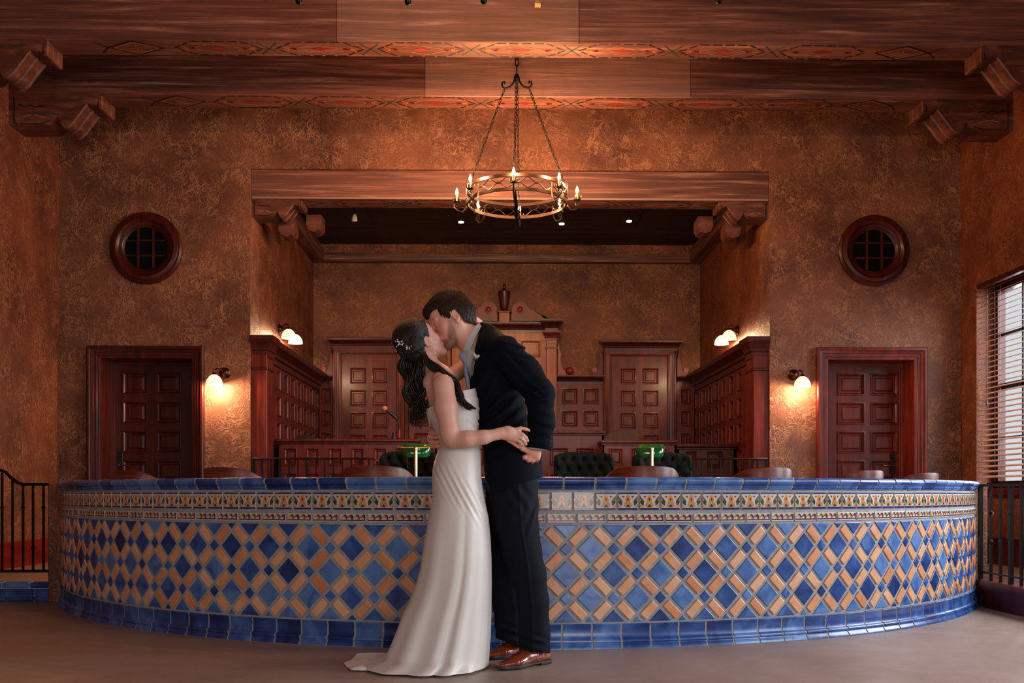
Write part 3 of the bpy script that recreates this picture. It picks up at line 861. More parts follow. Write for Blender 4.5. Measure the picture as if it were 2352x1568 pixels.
# ============================================================ chandeliers
def chandelier(loc, label, RR=.45, ro=.55, n=8, rot=R(-4), hang=1.15, rodded=False, zt=None, chain_top=None, power=9.0):
    t = thing('chandelier', label, 'chandelier', loc)
    # local z=0 is the ring's lower rim
    hr = .15
    mb = MB()
    def band(z0, z1, r, th=.006):
        rows = []
        for i in range(65):
            a = 2*PI*i/64; rows.append([(q*math.cos(a), q*math.sin(a), z) for q, z in ((r-th, z0), (r+th, z0), (r+th, z1), (r-th, z1))])
        mb.loft(rows, 'iron_bronze', closed=True)
    band(0, .028, RR); band(hr-.028, hr, RR)
    mb.build('ring', t)
    mb = MB(); nl = 16
    for i in range(nl):
        a0 = 2*PI*i/nl; da = 2*PI/nl
        def q(u, z): a = a0+da*u; return (RR*math.cos(a), RR*math.sin(a), z)
        for s in (1, -1):
            mb.tube([q(.0, hr/2), q(.15, hr/2+s*.006), q(.35, hr/2+s*.035), q(.5, hr/2+s*.047), q(.65, hr/2+s*.035), q(.85, hr/2+s*.006), q(1, hr/2)], .0045, 'iron_bronze', 6)
        mb.tube([q(-.03, hr/2), q(.03, hr/2)], .009, 'iron_bronze', 8)
    mb.build('lattice', t)
    mb = MB()
    for a in (R(90)+rot, rot):
        c, s = math.cos(a), math.sin(a)
        pts = [(RR*u, -.002-.055*(1-abs(u))**1.5*(1 if abs(u) < .98 else 0)-(.012 if abs(u) < .2 else 0)) for u in [-1+2*i/24 for i in range(25)]]
        if a != rot: mb.tube([(x*c, x*s, z) for x, z in pts], .011, 'iron', 6, flat=(1.4, .5))
    mb.lathe([(.0, -.13), (.012, -.125), (.02, -.11), (.03, -.09), (.024, -.08), (.03, -.07), (.03, -.05), (.018, -.045)], 'iron', n=12)
    mb.build('cross_bar', t)
    # four upright straps with scrolled tips; chains fixed to them
    for k in range(4):
        a = PI/2*k+rot; c, s = math.cos(a), math.sin(a); mb = MB()
        pr = [(RR+.012, .0-.02), (RR+.012, .08), (RR+.010, hr+.03), (RR-.002, hr+.06), (RR-.022, hr+.066), (RR-.034, hr+.05), (RR-.026, hr+.036), (RR-.016, hr+.042)]
        mb.tube([(r*c, r*s, z) for r, z in pr], .010, 'iron_bronze', 6, flat=(1.3, .5)); mb.build('strap', t)
        # chain
        A = Vector(((RR-.02)*c, (RR-.02)*s, hr+.05)); B = Vector((.115*c, .115*s, hang-.09))
        if rodded: B = Vector((.03*c, .03*s, hang))
        L = (B-A).length; nl_ = int(L/.045); mb = MB(); d = (B-A).normalized()
        s1 = d.orthogonal().normalized(); s2 = d.cross(s1)
        for j in range(nl_):
            cpt = A+d*(L*(j+.5)/nl_); sd = s1 if j % 2 else s2
            mb.tube([cpt+d*(.029*math.cos(2*PI*q/10))+sd*(.010*math.sin(2*PI*q/10)) for q in range(10)], .0032, 'iron', 5, closed=True)
        mb.build('chain', t, smooth=60)
    mb = MB()
    mb.lathe([(.0, hang-.03), (.02, hang-.02), (.03, hang), (.024, hang+.03), (.014, hang+.05), (.0, hang+.055)], 'iron', n=12)
    for k in range(4):
        a = PI/2*k+rot; c, s = math.cos(a), math.sin(a)
        pr = [(.015, hang+.02), (.03, hang-.03), (.06, hang-.065), (.10, hang-.078), (.125, hang-.07), (.138, hang-.045), (.13, hang-.02), (.115, hang-.018), (.108, hang-.03), (.116, hang-.038)]
        mb.tube([(r*c, r*s, z) for r, z in pr], .0085, 'iron', 6)
    mb.build('hanger', t)
    mb = MB(); z = hang+.06; j = 0; top = chain_top-loc[2]
    while z < top:
        sd = Vector((1, 0, 0)) if j % 2 else Vector((0, 1, 0))
        mb.tube([Vector((0, 0, z+.03))+Vector((0, 0, 1))*(.042*math.cos(2*PI*q/10))+sd*(.014*math.sin(2*PI*q/10)) for q in range(10)], .0055, 'iron', 6, closed=True)
        z += .068; j += 1
    mb.lathe([(.05, top), (.05, top-.012), (.02, top-.03)], 'iron', n=16)
    mb.build('main_chain', t, smooth=60)
    # candle arms
    cz = .045
    for k in range(n):
        a = 2*PI*k/n+rot+R(90)+(R(22.5) if rodded else 0); c, s = math.cos(a), math.sin(a)
        mb = MB()
        D = ro-RR
        pr = [(RR+.008, .10), (RR+.01, .02), (RR+.018, -.02), (RR+D*.45, -.052), (RR+D*.85, -.045), (ro+.028, -.012), (ro+.022, .016), (ro, .022), (ro-.016, .006), (ro-.008, -.010), (ro+.006, -.006), (ro+.004, .004)]
        mb.tube([(r*c, r*s, z) for r, z in pr], .0075, 'iron_bronze', 6)
        mb.build('scroll_arm', t)
        mb = MB(); ctr = (ro*c, ro*s, 0)
        mb.lathe([(.0, .018), (.012, .02), (.016, .03), (.028, .036), (.030, .04), (.012, .042)], 'iron_bronze', ctr, 12)
        for q in range(6):
            b = 2*PI*q/6; 
            mb.tube([(ctr[0]+r*math.cos(b), ctr[1]+r*math.sin(b), z) for r, z in ((.018, .036), (.030, .048), (.032, .066), (.040, .076))], [.006, .008, .006, .002], 'iron_bronze', 5)
        mb.build('leaf_cup', t)
        mb = MB(); mb.lathe([(.011, .038), (.011, .098), (.007, .10)], 'candle_wax', ctr, 12); mb.build('candle', t)
        mb = MB(); mb.lathe([(.004, .098), (.010, .106), (.0145, .12), (.013, .136), (.007, .152), (.001, .168)], 'flame', ctr, 12); o = mb.build('bulb', t, smooth=60); o['label'] = 'glowing flame-shaped bulb'
        point(t, (ctr[0]*1.0, ctr[1]*1.0, .185), power, CANDLE, .02)
    return t
Yc = 9.1
chandelier((PX(1187, Yc), Yc, 3.475), 'round iron chandelier with candle bulbs hanging before the alcove', chain_top=CZ, power=46)
# the nearer, larger one whose lowest parts reach into the top of the frame
t2 = chandelier((PX(1190, 5.6), 5.6, 4.28), 'nearer larger iron chandelier hanging above the top of the frame', RR=.80, ro=1.03, n=8, hang=1.0, chain_top=CZ, power=36)

for px, py, lab in ((686, 10, 'farthest left'), (937, 12, 'second from left'), (1111, 10, 'third from left'), (1652, 9, 'farthest right')):
    Yk = 6.9; x = PX(px, Yk); z = PZ(py, x, Yk)
    t = thing('pendant_bulb', 'dark round pendant bulb at the top edge of the photo, %s of four' % lab, 'pendant', (x, Yk, CZ))
    mb = MB(); mb.tube([(0, 0, 0), (0, 0, z-CZ+.07)], .006, 'iron', 6); mb.build('rod', t)
    mb = MB(); mb.lathe([(.0, z-CZ), (.014, z-CZ+.004), (.022, z-CZ+.016), (.024, z-CZ+.03), (.018, z-CZ+.05), (.008, z-CZ+.07), (0, z-CZ+.072)], 'dark_glass', n=16); mb.build('globe', t, smooth=60)
Yk = 6.9; x = PX(1235, Yk); z = PZ(14, x, Yk)
t = thing('hanging_bracket', 'square dark iron rod with a brass tip at the top centre edge', 'bracket', (x, Yk, CZ))
mb = MB(); mb.box(-.018, .018, -.018, .018, z-CZ+.012, 0, 'iron'); mb.build('rod', t)
mb = MB(); mb.box(-.02, .02, -.02, .02, z-CZ, z-CZ+.012, 'brass'); mb.build('tip', t)

# ============================================================ sconces
def bell(mb, c, r=.088, h=.115, m='sconce_glass'):
    mb.lathe([(r, 0), (r*.97, h*.25), (r*.86, h*.52), (r*.62, h*.78), (r*.34, h*.93), (r*.22, h), (r*.2, h*.98), (r*.55, h*.76), (r*.82, h*.48), (r*.93, h*.2), (r*.97, 0)], m, c, 24)
def sconce(loc, rz, offs, label, power):
    # local: wall at y=0, room towards -y
    t = thing('wall_sconce', label, 'wall lamp', loc, rz)
    mb = MB(); mb.lathe([(.06, 0), (.06, -.012), (.048, -.02), (.042, -.035), (.02, -.05), (0, -.052)], 'bronze_dark', (0, 0, 0), 20, 'y'); mb.build('backplate', t)
    for ox in offs:
        mb = MB(); mb.tube([(0, -.03, 0), (ox*.3, -.07, .03), (ox*.8, -.13, .035), (ox, -.16, .01), (ox, -.16, -.02)], .009, 'bronze_dark', 8)
        mb.lathe([(.02, -.045), (.026, -.03), (.02, -.015), (.01, -.01)], 'bronze_dark', (ox, -.16, 0), 14); mb.build('arm', t)
        mb = MB(); bell(mb, (ox, -.16, -.145)); o = mb.build('lamp_shade', t, smooth=50); o['label'] = 'glowing white glass bell shade'
        point(t, (ox, -.16, -.165), power, (1.0, .60, .34), .03)
    return t
s = YW/F
sconce((PX(517, YW), YW, PZ(857, PX(517, YW), YW)), 0, (-.07,), 'single wall lamp with white glass shade beside the left door', 44)
sconce((PX(1822, YW), YW, PZ(861, PX(1822, YW), YW)), 0, (.05,), 'single wall lamp with white glass shade beside the right door', 38)
sconce((PL, 12.1, 2.83), R(90), (-.2, .2), 'pair of glass bell shades on the left alcove wall', 38)
sconce((PR, 12.1, 2.83), R(-90), (-.2, .2), 'pair of glass bell shades on the right alcove wall', 38)
# ceiling spots of the alcove
def spot(px, py, Y, on, label):
    x = PX(px, Y); z = PZ(py, x, Y)
    t = thing('ceiling_spotlight', label, 'spotlight', (x, Y, ACZ)); h = ACZ-z
    mb = MB(); mb.tube([(0, 0, 0), (0, 0, -h+.06)], .008, 'black_plastic', 6); mb.lathe([(.03, 0), (.03, -.015), (0, -.016)], 'black_plastic', n=12); mb.build('stem', t)
    mb = MB(); mb.lathe([(.018, -h+.07), (.03, -h+.04), (.035, -h)], 'white_frame' if not on else 'black_plastic', n=14); mb.build('housing', t)
    mb = MB(); mb.lathe([(.034, -h-.001), (.03, -h-.012), (.0, -h-.016)], 'spot_glass' if on else 'white_frame', n=14); mb.build('lens', t)
    if on: point(t, (0, -.02, -h-.05), 1.6, (1, .8, .6), .03)
spot(814, 506, 11.9, 0, 'small unlit spotlight at the left of the alcove ceiling')
spot(1059, 509, 11.9, 1, 'lit spotlight under the left side of the chandelier')
spot(1290, 513, 11.9, 1, 'lit spotlight behind the right side of the chandelier')
spot(1445, 507, 11.9, 1, 'lit spotlight right of the chandelier on the alcove ceiling')
for (a, b, nm) in ((735, 848, 'left'), (1472, 1595, 'right'), (1130, 1215, 'middle')):
    Y0, Y1 = 12.35, 13.35
    x0, x1 = PX(a, 12.9), PX(b, 12.9)
    mb = MB(); mb.box(x0, x1, Y0+(.4 if nm == 'middle' else 0), Y1, ACZ-.03, ACZ-.002, 'black_plastic', bev=.006)
    o = mb.build('ceiling_panel'); tag(o, '%s black square panel on the dark alcove ceiling' % nm, 'ceiling panel')
# ============================================================ courtroom joinery in the alcove
CT = Zc(862, YB-.05)      # top of the wainscot cap
CORN2 = [(0, -.15), (.012, -.15), (.014, -.11), (.03, -.10), (.034, -.08), (.07, -.045), (.078, -.04), (.085, -.02), (.085, 0), (0, 0)]
# side wall panelling (left and right)
for sx, xw, nm in ((1, PL, 'left'), (-1, PR, 'right')):
    t = thing('wall_panelling', 'tall red wood wall panelling on the %s side wall of the alcove' % nm, 'panelling', (xw, 12.5, FZ))
    yn, yf = YW+.33, YB-.02; fx = .085
    mb = MB(); mb.box(min(0, sx*(fx-.022)), max(0, sx*(fx-.022)), yn-12.5, yf-12.5, 0, CT-FZ-.1, 'cherry_dark'); mb.build('backing', t)
    mb = MB(); L = yf-yn; n = 8; pt = L/(n+.0)
    cols = [(.10+k*pt*.985, .10+k*pt*.985+.24) for k in range(n)]
    zt = 2.28-FZ
    rows = sorted([(zt-.305*k-.235, zt-.305*k) for k in range(7)])
    rows = [r for r in rows if r[0] > .05]
    if sx > 0: panel_grid(mb, (sx*fx, yn-12.5, 0), (0, 1, 0), UZ, (1, 0, 0), L, CT-FZ-.12, cols, rows, 'cherry', mw=.035, deep=.022)
    else: panel_grid(mb, (sx*fx, yn-12.5, 0), (0, 1, 0), UZ, (-1, 0, 0), L, CT-FZ-.12, cols, rows, 'cherry', mw=.035, deep=.022)
    mb.build('panelled_face', t, smooth=25)
    mb = MB(); z = CT-FZ
    cornice(mb, (sx*fx, 0, z), (0, 1, 0), (sx, 0, 0), yn-12.5+.0, yf-12.5, [(a*1.6, b*1.5) for a, b in CORN2], 'cherry_dark', ends=(1, 0), back=-fx)
    mb.build('cornice', t)
    # end pilaster at the alcove opening
    mb = MB()
    a0, a1 = (0, .17) if sx > 0 else (-.17, 0)
    mb.box(a0, a1, YW+.03-12.5, yn-12.5+.02, 0, CT-FZ-.2, 'cherry', bev=.006)
    mb.box(a0-.01*(sx < 0), a1+.01*(sx > 0), YW+.015-12.5, yn-12.5+.03, 2.17-FZ, 2.20-FZ, 'cherry_dark', bev=.006)
    mb.build('end_pilaster', t)
    mb = MB()
    U = (1, 0, 0)
    cornice(mb, (0, YW+.05-12.5, CT-FZ), U, (0, -1, 0), a0, a1, [(a*.9 if a < .2 else a, b*1.5) for a, b in CORN2], 'cherry_dark', ends=(sx < 0, sx > 0), back=-.30)
    mb.build('pilaster_capital', t)
    for k in range(2):
        pass
# back wall doors of the alcove
def back_door(idx, xa, xb, ytop, xc0, xc1, yct):
    X0, X1 = PX(xa, YB), PX(xb, YB); zt = Zc(ytop, YB)
    fl = FZ
    w = X1-X0; d = MB(); h = zt-fl
    cw = .235; c0 = w*.155; cols = [(c0, c0+cw), (w-c0-cw, w-c0)]
    z0 = Zc(845, YB)-fl; rows = sorted([(z0-.32*k-.235, z0-.32*k) for k in range(6) if z0-.32*k-.235 > .05])
    panel_grid(d, (X0, YB-.03, fl), UX, UZ, NY, w, h, cols, rows, 'cherry')
    d.box(X0, X1, YB-.015, YB-.003, fl, zt, 'cherry')
    o = d.build('door_%d' % idx, smooth=25); struct(o)
    mb = MB(); pr = [(a*1.05, -b) for a, b in CASE]
    casing(mb, (0, YB-.06, 0), UX, NY, X0, X1, fl, zt, [(0, -.055)]+[(a*.85, b) for a, b in CASE]+[(.135*.85, -.06)], 'cherry'); mb.build('door_frame', o)
    mb = MB(); xa_, xb_ = PX(xc0, YB)+.09, PX(xc1, YB)-.09; z = Zc(yct, YB)
    cornice(mb, (0, YB-.12, z), UX, NY, xa_, xb_, CORN2, 'cherry_dark', back=-.11)
    mb.box(xa_, xb_, YB-.12, YB-.01, z-.20, z-.15, 'cherry'); mb.build('cornice', o)
    return o
back_door(3, 785, 912, 815, 755, 941, 780)
back_door(4, 1403, 1532, 818, 1375, 1564, 784)
# wainscot across the back wall
segs = [(719, 768, 'one', 'narrow panelled wainscot between the left side panelling and the left alcove door'), (940, 1050, 'two', 'panelled wainscot hidden behind the bride, right of the left alcove door'), (1278, 1386, 'two', 'panelled wainscot with square panels between throne and right alcove door'), (1552, 1604, 'one', 'narrow panelled wainscot between the right alcove door and the side panelling')]
for a, b, k, lab in segs:
    x0, x1 = PX(a, YB), PX(b, YB)
    if a == 719: x0 = PL+.10
    if b == 1604: x1 = PR-.10
    w = x1-x0; h = CT-.12-FZ
    t = thing('wainscot', lab, 'panelling', ((x0+x1)/2, YB-.004, FZ)); tx = t.location.x
    mb = MB(); cap = MB()
    z0 = Zc(892, YB)-FZ; rows = sorted([(z0-.32*q-.232, z0-.32*q) for q in range(6) if z0-.32*q-.232 > .05])
    if k == 'one': cols = [(w/2-.075, w/2+.075)]
    else: g = (w-.47)/3; cols = [(g, g+.235), (w-g-.235, w-g)]
    panel_grid(mb, (x0-tx, -.05, 0), UX, UZ, NY, w, h, cols, rows, 'cherry', mw=.03)
    cornice(cap, (0, -.05, CT-FZ), UX, NY, x0-tx, x1-tx, [(a_*.7, b_*.8) for a_, b_ in CORN2], 'cherry_dark', ends=(0, 0), back=-.045)
    mb.build('panelled_face', t, smooth=25); cap.build('cap_moulding', t)
# carved brackets beside the door frames and the throne
def bracket(px, py, sx, hh=.38, label=''):
    x = PX(px, YB); z = Zc(py, YB)
    P = [(0, 0), (.26, 0), (.27, .05), (.22, .07), (.15, .06), (.10, .12), (.07, .22), (.09, .30), (.05, .36), (0, hh)]
    mb = MB(); k = hh/.38; mb.prism([(sx*a*(k if hh < .3 else .6), b) for a, b in P], -.09, -.01, 'cherry_light' if hh > .3 else 'cherry')
    if hh < .3: mb.lathe([(.045*k+.01, -.10), (.05*k, -.085)], 'rosette_red', (sx*.22*k, 0, .07), 12, 'y')
    o = mb.build('carved_bracket', smooth=30); o.location = (x, YB, z)
    tag(o, label, 'bracket')
bracket(1280, 862, 1, .5, 'tall scrolled wooden bracket right of the central panelled throne')
bracket(1036, 862, -1, .5, 'tall scrolled wooden bracket left of the central panelled throne')
bracket(1384, 862, -1, .22, 'small scroll bracket at the left of the right alcove door')
bracket(1553, 862, 1, .22, 'small scroll bracket at the right of the right alcove door')
bracket(767, 862, -1, .22, 'small scroll bracket at the left of the left alcove door')
for px, lab in ((1307, 'right'), (1012, 'left')):
    x = PX(px, YB); mb = MB(); mb.lathe([(.0, -.16), (.03, -.15), (.055, -.12), (.06, -.09), (.045, -.06), (.05, -.045)], 'rosette_red', (0, 0, 0), 16, 'y')
    mb.ball((0, -.11, 0), .055, 'rosette_red', 14)
    o = mb.build('wooden_ball', smooth=60); o.location = (x, YB, Zc(853, YB)); tag(o, 'red wooden ball ornament on the wainscot %s of the throne' % lab, 'ornament')
# central throne panel
xc = PX(1158, YB)
t = thing('throne_panel', 'tall pale wood throne panelling with scrolled pediment at the centre', 'panelling', (xc, YB-.012, FZ))
def tz(py): return Zc(py, YB-.15)-FZ
hwid = PX(1253, YB)-xc
mb = MB(); z1 = tz(765); w = hwid*2; h = z1
cols = [(.08, .36), (w/2-.14, w/2+.14), (w-.36, w-.08)]
rows = sorted([(tz(782)-.24-.36*q, tz(782)-.36*q) for q in range(5) if tz(782)-.24-.36*q > .1])
panel_grid(mb, (-hwid, -.14, 0), UX, UZ, NY, w, h, cols, rows, 'cherry_light', mw=.03)
mb.box(-hwid, hwid, -.13, 0, h-.3, h-.01, 'cherry_light')
mb.build('panelled_face', t, smooth=25)
mb = MB(); z = tz(741); cornice(mb, (0, -.16, z), UX, NY, -hwid, hwid, [(a*.8, b*1.0) for a, b in CORN2], 'cherry_dark', ends=(0, 0), back=-.15); mb.box(-hwid, hwid, -.16, -.01, z-.26, z-.15, 'cherry_light'); mb.build('entablature', t)
for sx in (-1, 1):
    mb = MB(); x0 = sx*hwid; x1 = sx*(hwid+.15); a, b = min(x0, x1), max(x0, x1)
    mb.box(a, b, -.22, 0, .0, tz(790), 'cherry_light', bev=.006); mb.box(a-.012, b+.012, -.235, 0, tz(802), tz(798), 'cherry_dark'); mb.build('pilaster', t)
    mb = MB(); cornice(mb, (0, -.22, z+.03), UX, NY, a, b, [(a_*1.1, b_*1.1) for a_, b_ in CORN2], 'cherry_dark', back=-.21)
    cornice(mb, (0, -.22, z-.13), UX, NY, a, b, [(a_*.62, b_*.9) for a_, b_ in CORN2], 'cherry', back=-.21)
    mb.box(a, b, -.22, -.01, tz(790)-.01, z-.13, 'cherry_light'); mb.build('capital', t)
    # pediment scroll
    zz = z+.03; P = [(sx*.10, zz)]
    P = []
    cx, cz_, rr = .225, zz+.155, .12
    for i in range(13):
        an = R(200-15*i); P.append((cx+rr*math.cos(an), cz_+rr*math.sin(an)))
    P += [(cx+.20, cz_-.01), (cx+.30, cz_-.07), (cx+.42, cz_-.105), (hwid-.02, zz+.03), (hwid+.03, zz+.05), (hwid+.07, zz+.02), (hwid+.06, zz), (.10, zz), (.10, cz_-.05)]
    mb = MB(); mb.prism([(sx*x, y) for x, y in P], -.12, -.02, 'cherry'); mb.build('pediment_scroll', t, smooth=30)
    mb = MB(); mb.lathe([(.05, -.12), (.05, -.145), (.03, -.15), (.024, -.14), (.012, -.155), (0, -.155)], 'rosette_red', (sx*cx, 0, cz_), 18, 'y')
    mb.build('rosette', t)
mb = MB(); mb.box(-.075, .075, -.17, -.02, z, z+.16, 'cherry_light', bev=.006); mb.box(-.09, .09, -.185, -.02, z+.14, z+.165, 'cherry', bev=.006); mb.build('pedestal', t)
U0 = FZ+z+.168
t = thing('carved_urn', 'dark carved wooden urn finial standing on top of the throne pediment', 'urn', (xc, YB-.1, U0))
mb = MB(); mb.lathe([(.052, 0), (.055, .015), (.04, .03), (.05, .055), (.058, .09), (.082, .22), (.088, .27), (.078, .275)], 'cherry_dark', n=16); mb.build('vase', t, smooth=45)
mb = MB(); mb.lathe([(.088, .272), (.09, .285), (.06, .30), (.028, .315), (.016, .33), (.022, .345), (.024, .37), (.018, .385), (.010, .39), (.012, .40), (0, .41)], 'cherry_dark', n=16); mb.build('lid', t, smooth=45)

# ------------------------------------------------------------ benches
def desk(name, label, x0, x1, y0, y1, ztop, colx, wood='cherry', caph=.05, rowz=None):
    t = thing(name, label, 'desk', ((x0+x1)/2, y0, FZ)); cx = (x0+x1)/2; h = ztop-FZ
    mb = MB(); mb.box(x0-cx, x1-cx, .03, y1-y0, 0, h-caph, wood)
    panel_grid(mb, (x0-cx, 0, 0), UX, UZ, NY, x1-x0, h-caph, [(a-x0, b-x0) for a, b in colx], rowz, wood, mw=.025)
    mb.box(x0-cx, x0-cx+.02, .0, .05, 0, h-caph, wood); mb.box(x1-cx-.02, x1-cx, .0, .05, 0, h-caph, wood)
    mb.build('front', t, smooth=25)
    mb = MB(); mb.box(x0-cx-.02, x1-cx+.02, -.03, y1-y0+.01, h-caph+.015, h, wood, bev=.01); mb.box(x0-cx-.01, x1-cx+.01, -.015, y1-y0, h-caph-.01, h-caph+.015, 'cherry_dark', bev=.006)
    mb.build('top', t)
    return t
yd = 11.3
zt = Zc(1008, yd)
def colsp(lst, y): return [(PX(a, y), PX(b, y)) for a, b in lst]
def rowsp(lst, y): return sorted([(Zc(b, y)-FZ, Zc(a, y)-FZ) for a, b in lst])
RW = [(1029, 1069), (1086, 1126), (1143, 1183)]
desk('judge_bench', 'long panelled wooden bench behind the left railing', PX(636, yd), PX(957, yd), yd, yd+.45, zt,
     colsp([(652, 682), (703, 734), (755, 786), (807, 837), (858, 889), (909, 938)], yd), rowz=rowsp(RW, yd))
desk('judge_bench', 'panelled wooden bench behind the right banker lamp', PX(1384, yd), PX(1553, yd), yd, yd+.45, Zc(1010, yd),
     colsp([(1397, 1431), (1449, 1483), (1500, 1534)], yd), rowz=rowsp(RW, yd))
y2 = 11.75
desk('judge_bench', 'darker panelled bench at the right beside the side panelling', PX(1556, y2), PR-.12, y2, y2+.4, Zc(1020, y2),
     colsp([(1572, 1600), (1622, 1660)], y2), wood='cherry_dark', rowz=rowsp([(1035, 1075), (1092, 1130)], y2))
y3 = 12.3
desk('judge_bench', 'higher central judge bench behind the couple', PX(1000, y3), PX(1386, y3), y3, y3+.5, Zc(989, y3),
     colsp([(1020, 1056), (1075, 1111), (1130, 1166), (1185, 1221), (1262, 1305), (1323, 1366)], y3), rowz=rowsp([(1028, 1070), (1088, 1130)], y3))
# things on the benches
t = thing('desk_microphone', 'gooseneck microphone with tan foam head on the left bench', 'microphone', (PX(917, 11.4), 11.4, zt))
k = 11.4/F
mb = MB(); mb.lathe([(.026, 0), (.026, .012), (.015, .02)], 'black_plastic', n=14); mb.build('base', t)
mb = MB(); mb.tube([(0, 0, .01), (0, 0, 22*k)], .013, 'red_plastic', 8); o = mb.build('stem', t); o['label'] = 'red stem'
mb = MB(); mb.tube([(0, 0, 22*k), (.0, 0, 35*k), (-4*k, 0, 45*k), (-8*k, 0, 50*k)], .009, 'black_plastic', 8); mb.tube([(-5*k, 0, 48*k), (-28*k, 0, 67*k)], .022, 'black_plastic', 10); mb.build('gooseneck', t)
mb = MB(); mb.ball((-33*k, 0, 71*k), .03, 'foam_tan', 12); mb.build('foam_head', t, smooth=60)
mb = MB(); mb.lathe([(.03, 0), (.032, .03), (.02, .05), (.026, .07), (.02, .08)], 'black_plastic', n=12); o = mb.build('small_jar', smooth=50); o.location = (PX(905, 11.4), 11.4, zt); tag(o, 'small dark jar on the left bench beside the microphone', 'jar')
mb = MB(); mb.prism([(-.12, 0), (.12, 0), (.12, .012), (.02, .05), (-.10, .055), (-.12, .03)], -.1, .1, 'black_plastic'); o = mb.build('desk_folder', smooth=0); o.location = (PX(708, 11.5), 11.5, zt); tag(o, 'low black folder lying on the left end of the bench', 'folder')
# judge chair
yj = 12.35
t = thing('judge_chair', 'brown leather swivel chair behind the right panelled bench', 'chair', (PX(1429, yj), yj, FZ)); k = yj/F
zb = Zc(987, yj)-FZ
mb = MB(); rows = []
for i in range(13):
    u = -1+2*i/12; x = u*.235; hh = zb-.09*abs(u)**3.2
    rows.append([(x, -.02+.05*u*u*-1, .62), (x, -.05-.05*u*u, zb-.3), (x, -.03-.05*u*u, hh-.02), (x, .0-.05*u*u, hh), (x, .03-.05*u*u, hh-.02), (x, .06-.05*u*u, zb-.3), (x, .05-.05*u*u, .62)])
mb.loft(rows, 'olive_leather', caps=True); mb.build('backrest', t, smooth=60)
mb = MB(); mb.box(-.26, .26, -.46, .02, .5, .6, 'olive_leather', bev=.04); mb.build('seat', t)
mb = MB(); mb.tube([(0, -.24, .05), (0, -.24, .5)], .03, 'dark_metal', 8)
for q in range(5): mb.tube([(0, -.24, .1), (.3*math.cos(2*PI*q/5), -.24+.26*math.sin(2*PI*q/5), .03)], .02, 'dark_metal', 6)
mb.build('pedestal', t)

# ------------------------------------------------------------ alcove railings
def rail(label, xa, xb, curl, yr=10.72):
    x0, x1 = PX(xa, yr), PX(xb, yr); t = thing('iron_railing', label, 'railing', ((x0+x1)/2, yr, FZ)); cx = (x0+x1)/2
    zt = Zc(1053, yr)-FZ
    mb = MB(); e = x1 if curl > 0 else x0
    pts = [(x0-cx, 0, zt), (x1-cx, 0, zt)]
    if curl > 0: pts = [(x0-cx, 0, zt), (x1-cx-.07, 0, zt), (x1-cx-.03, 0, zt-.008), (x1-cx, 0, zt-.035), (x1-cx, 0, zt-.07), (x1-cx-.03, 0, zt-.085)]
    mb.tube(pts, .013, 'iron_bronze', 8, flat=(1.5, .9)); mb.build('top_rail', t)
    mb = MB(); mb.box(x0-cx, x1-cx, -.012, .012, .1, .12, 'iron'); mb.build('bottom_rail', t)
    n = round((x1-x0)/.096)
    for i in range(n+1):
        x = x0-cx+(x1-x0)*i/n; m2 = MB(); iron_bar(m2, min(max(x, x0-cx+.01), x1-cx-.01), 0, .0 if i % 6 == 0 else .1, zt-.006, .008 if i % 6 else .012); m2.build('baluster', t, smooth=0)
rail('black iron railing before the left bench', 582, 868, 1)
rail('black iron railing before the right side panelling', 1592, 1762, 0)

# ============================================================ seating behind the tiled wall
def tub_chair():
    t = thing('captain_chair', '', 'chair')
    # the sitter faces +y (away from the camera); curved back toward -y
    H = .915
    mb = MB(); rows = []; n = 24
    for i in range(n+1):
        u = -1+2*i/n; a = u*R(104); r = .285
        rise = H-.10*max(0, abs(u)-.0)**2.2-.13*max(0, abs(u)-.45)
        th = .013+.006*(1-abs(u)); low = rise-.135*(1-.72*min(1, abs(u)**1.6))
        x, y = r*math.sin(a), -r*math.cos(a)
        x2, y2 = (r-.022)*math.sin(a), -(r-.022)*math.cos(a)
        rows.append([(x, y, low), (x*1.03, y*1.03, rise-.01), (x*1.02, y*1.02, rise), (x2, y2, rise), (x2, y2, low)])
    mb.loft(rows, 'chair_wood', closed=True, caps=True); mb.build('back_rail', t, smooth=40)
    mb = MB(); rows = []
    for i in range(n):
        a = 2*PI*i/n; rows.append((.25*math.cos(a), .24*math.sin(a)))
    mb.loft([[(x*s_, y*s_, z) for x, y in rows] for s_, z in ((.9, .43), (1, .44), (1, .465), (.94, .475), (.5, .468), (.05, .465))], 'chair_wood', closed=True, caps=True); mb.build('seat', t, smooth=40)
    for a in (-84, -50, -20, 20, 50, 84):
        a_ = R(a); m2 = MB(); z1 = .80 if abs(a) < 60 else .745
        m2.tube([(.225*math.sin(a_), -.215*math.cos(a_), .46), (.268*math.sin(a_), -.268*math.cos(a_), z1)], .011, 'chair_wood', 8); m2.build('spindle', t)
    for sx in (-1, 1):
        for sy in (-1, 1):
            m2 = MB(); m2.tube([(sx*.17, sy*.16, .44), (sx*.22, sy*.21, .0)], [.02, .015], 'chair_wood', 10); m2.build('leg', t)
    m2 = MB(); m2.tube([(-.20, .0, .2), (.20, 0, .2)], .01, 'chair_wood', 8)
    for sx in (-1, 1): m2.tube([(sx*.2, -.19, .2), (sx*.2, .19, .2)], .01, 'chair_wood', 8)
    m2.build('stretcher', t)
    return t
proto = tub_chair()
GC = 'wooden tub chairs behind the tiled wall'
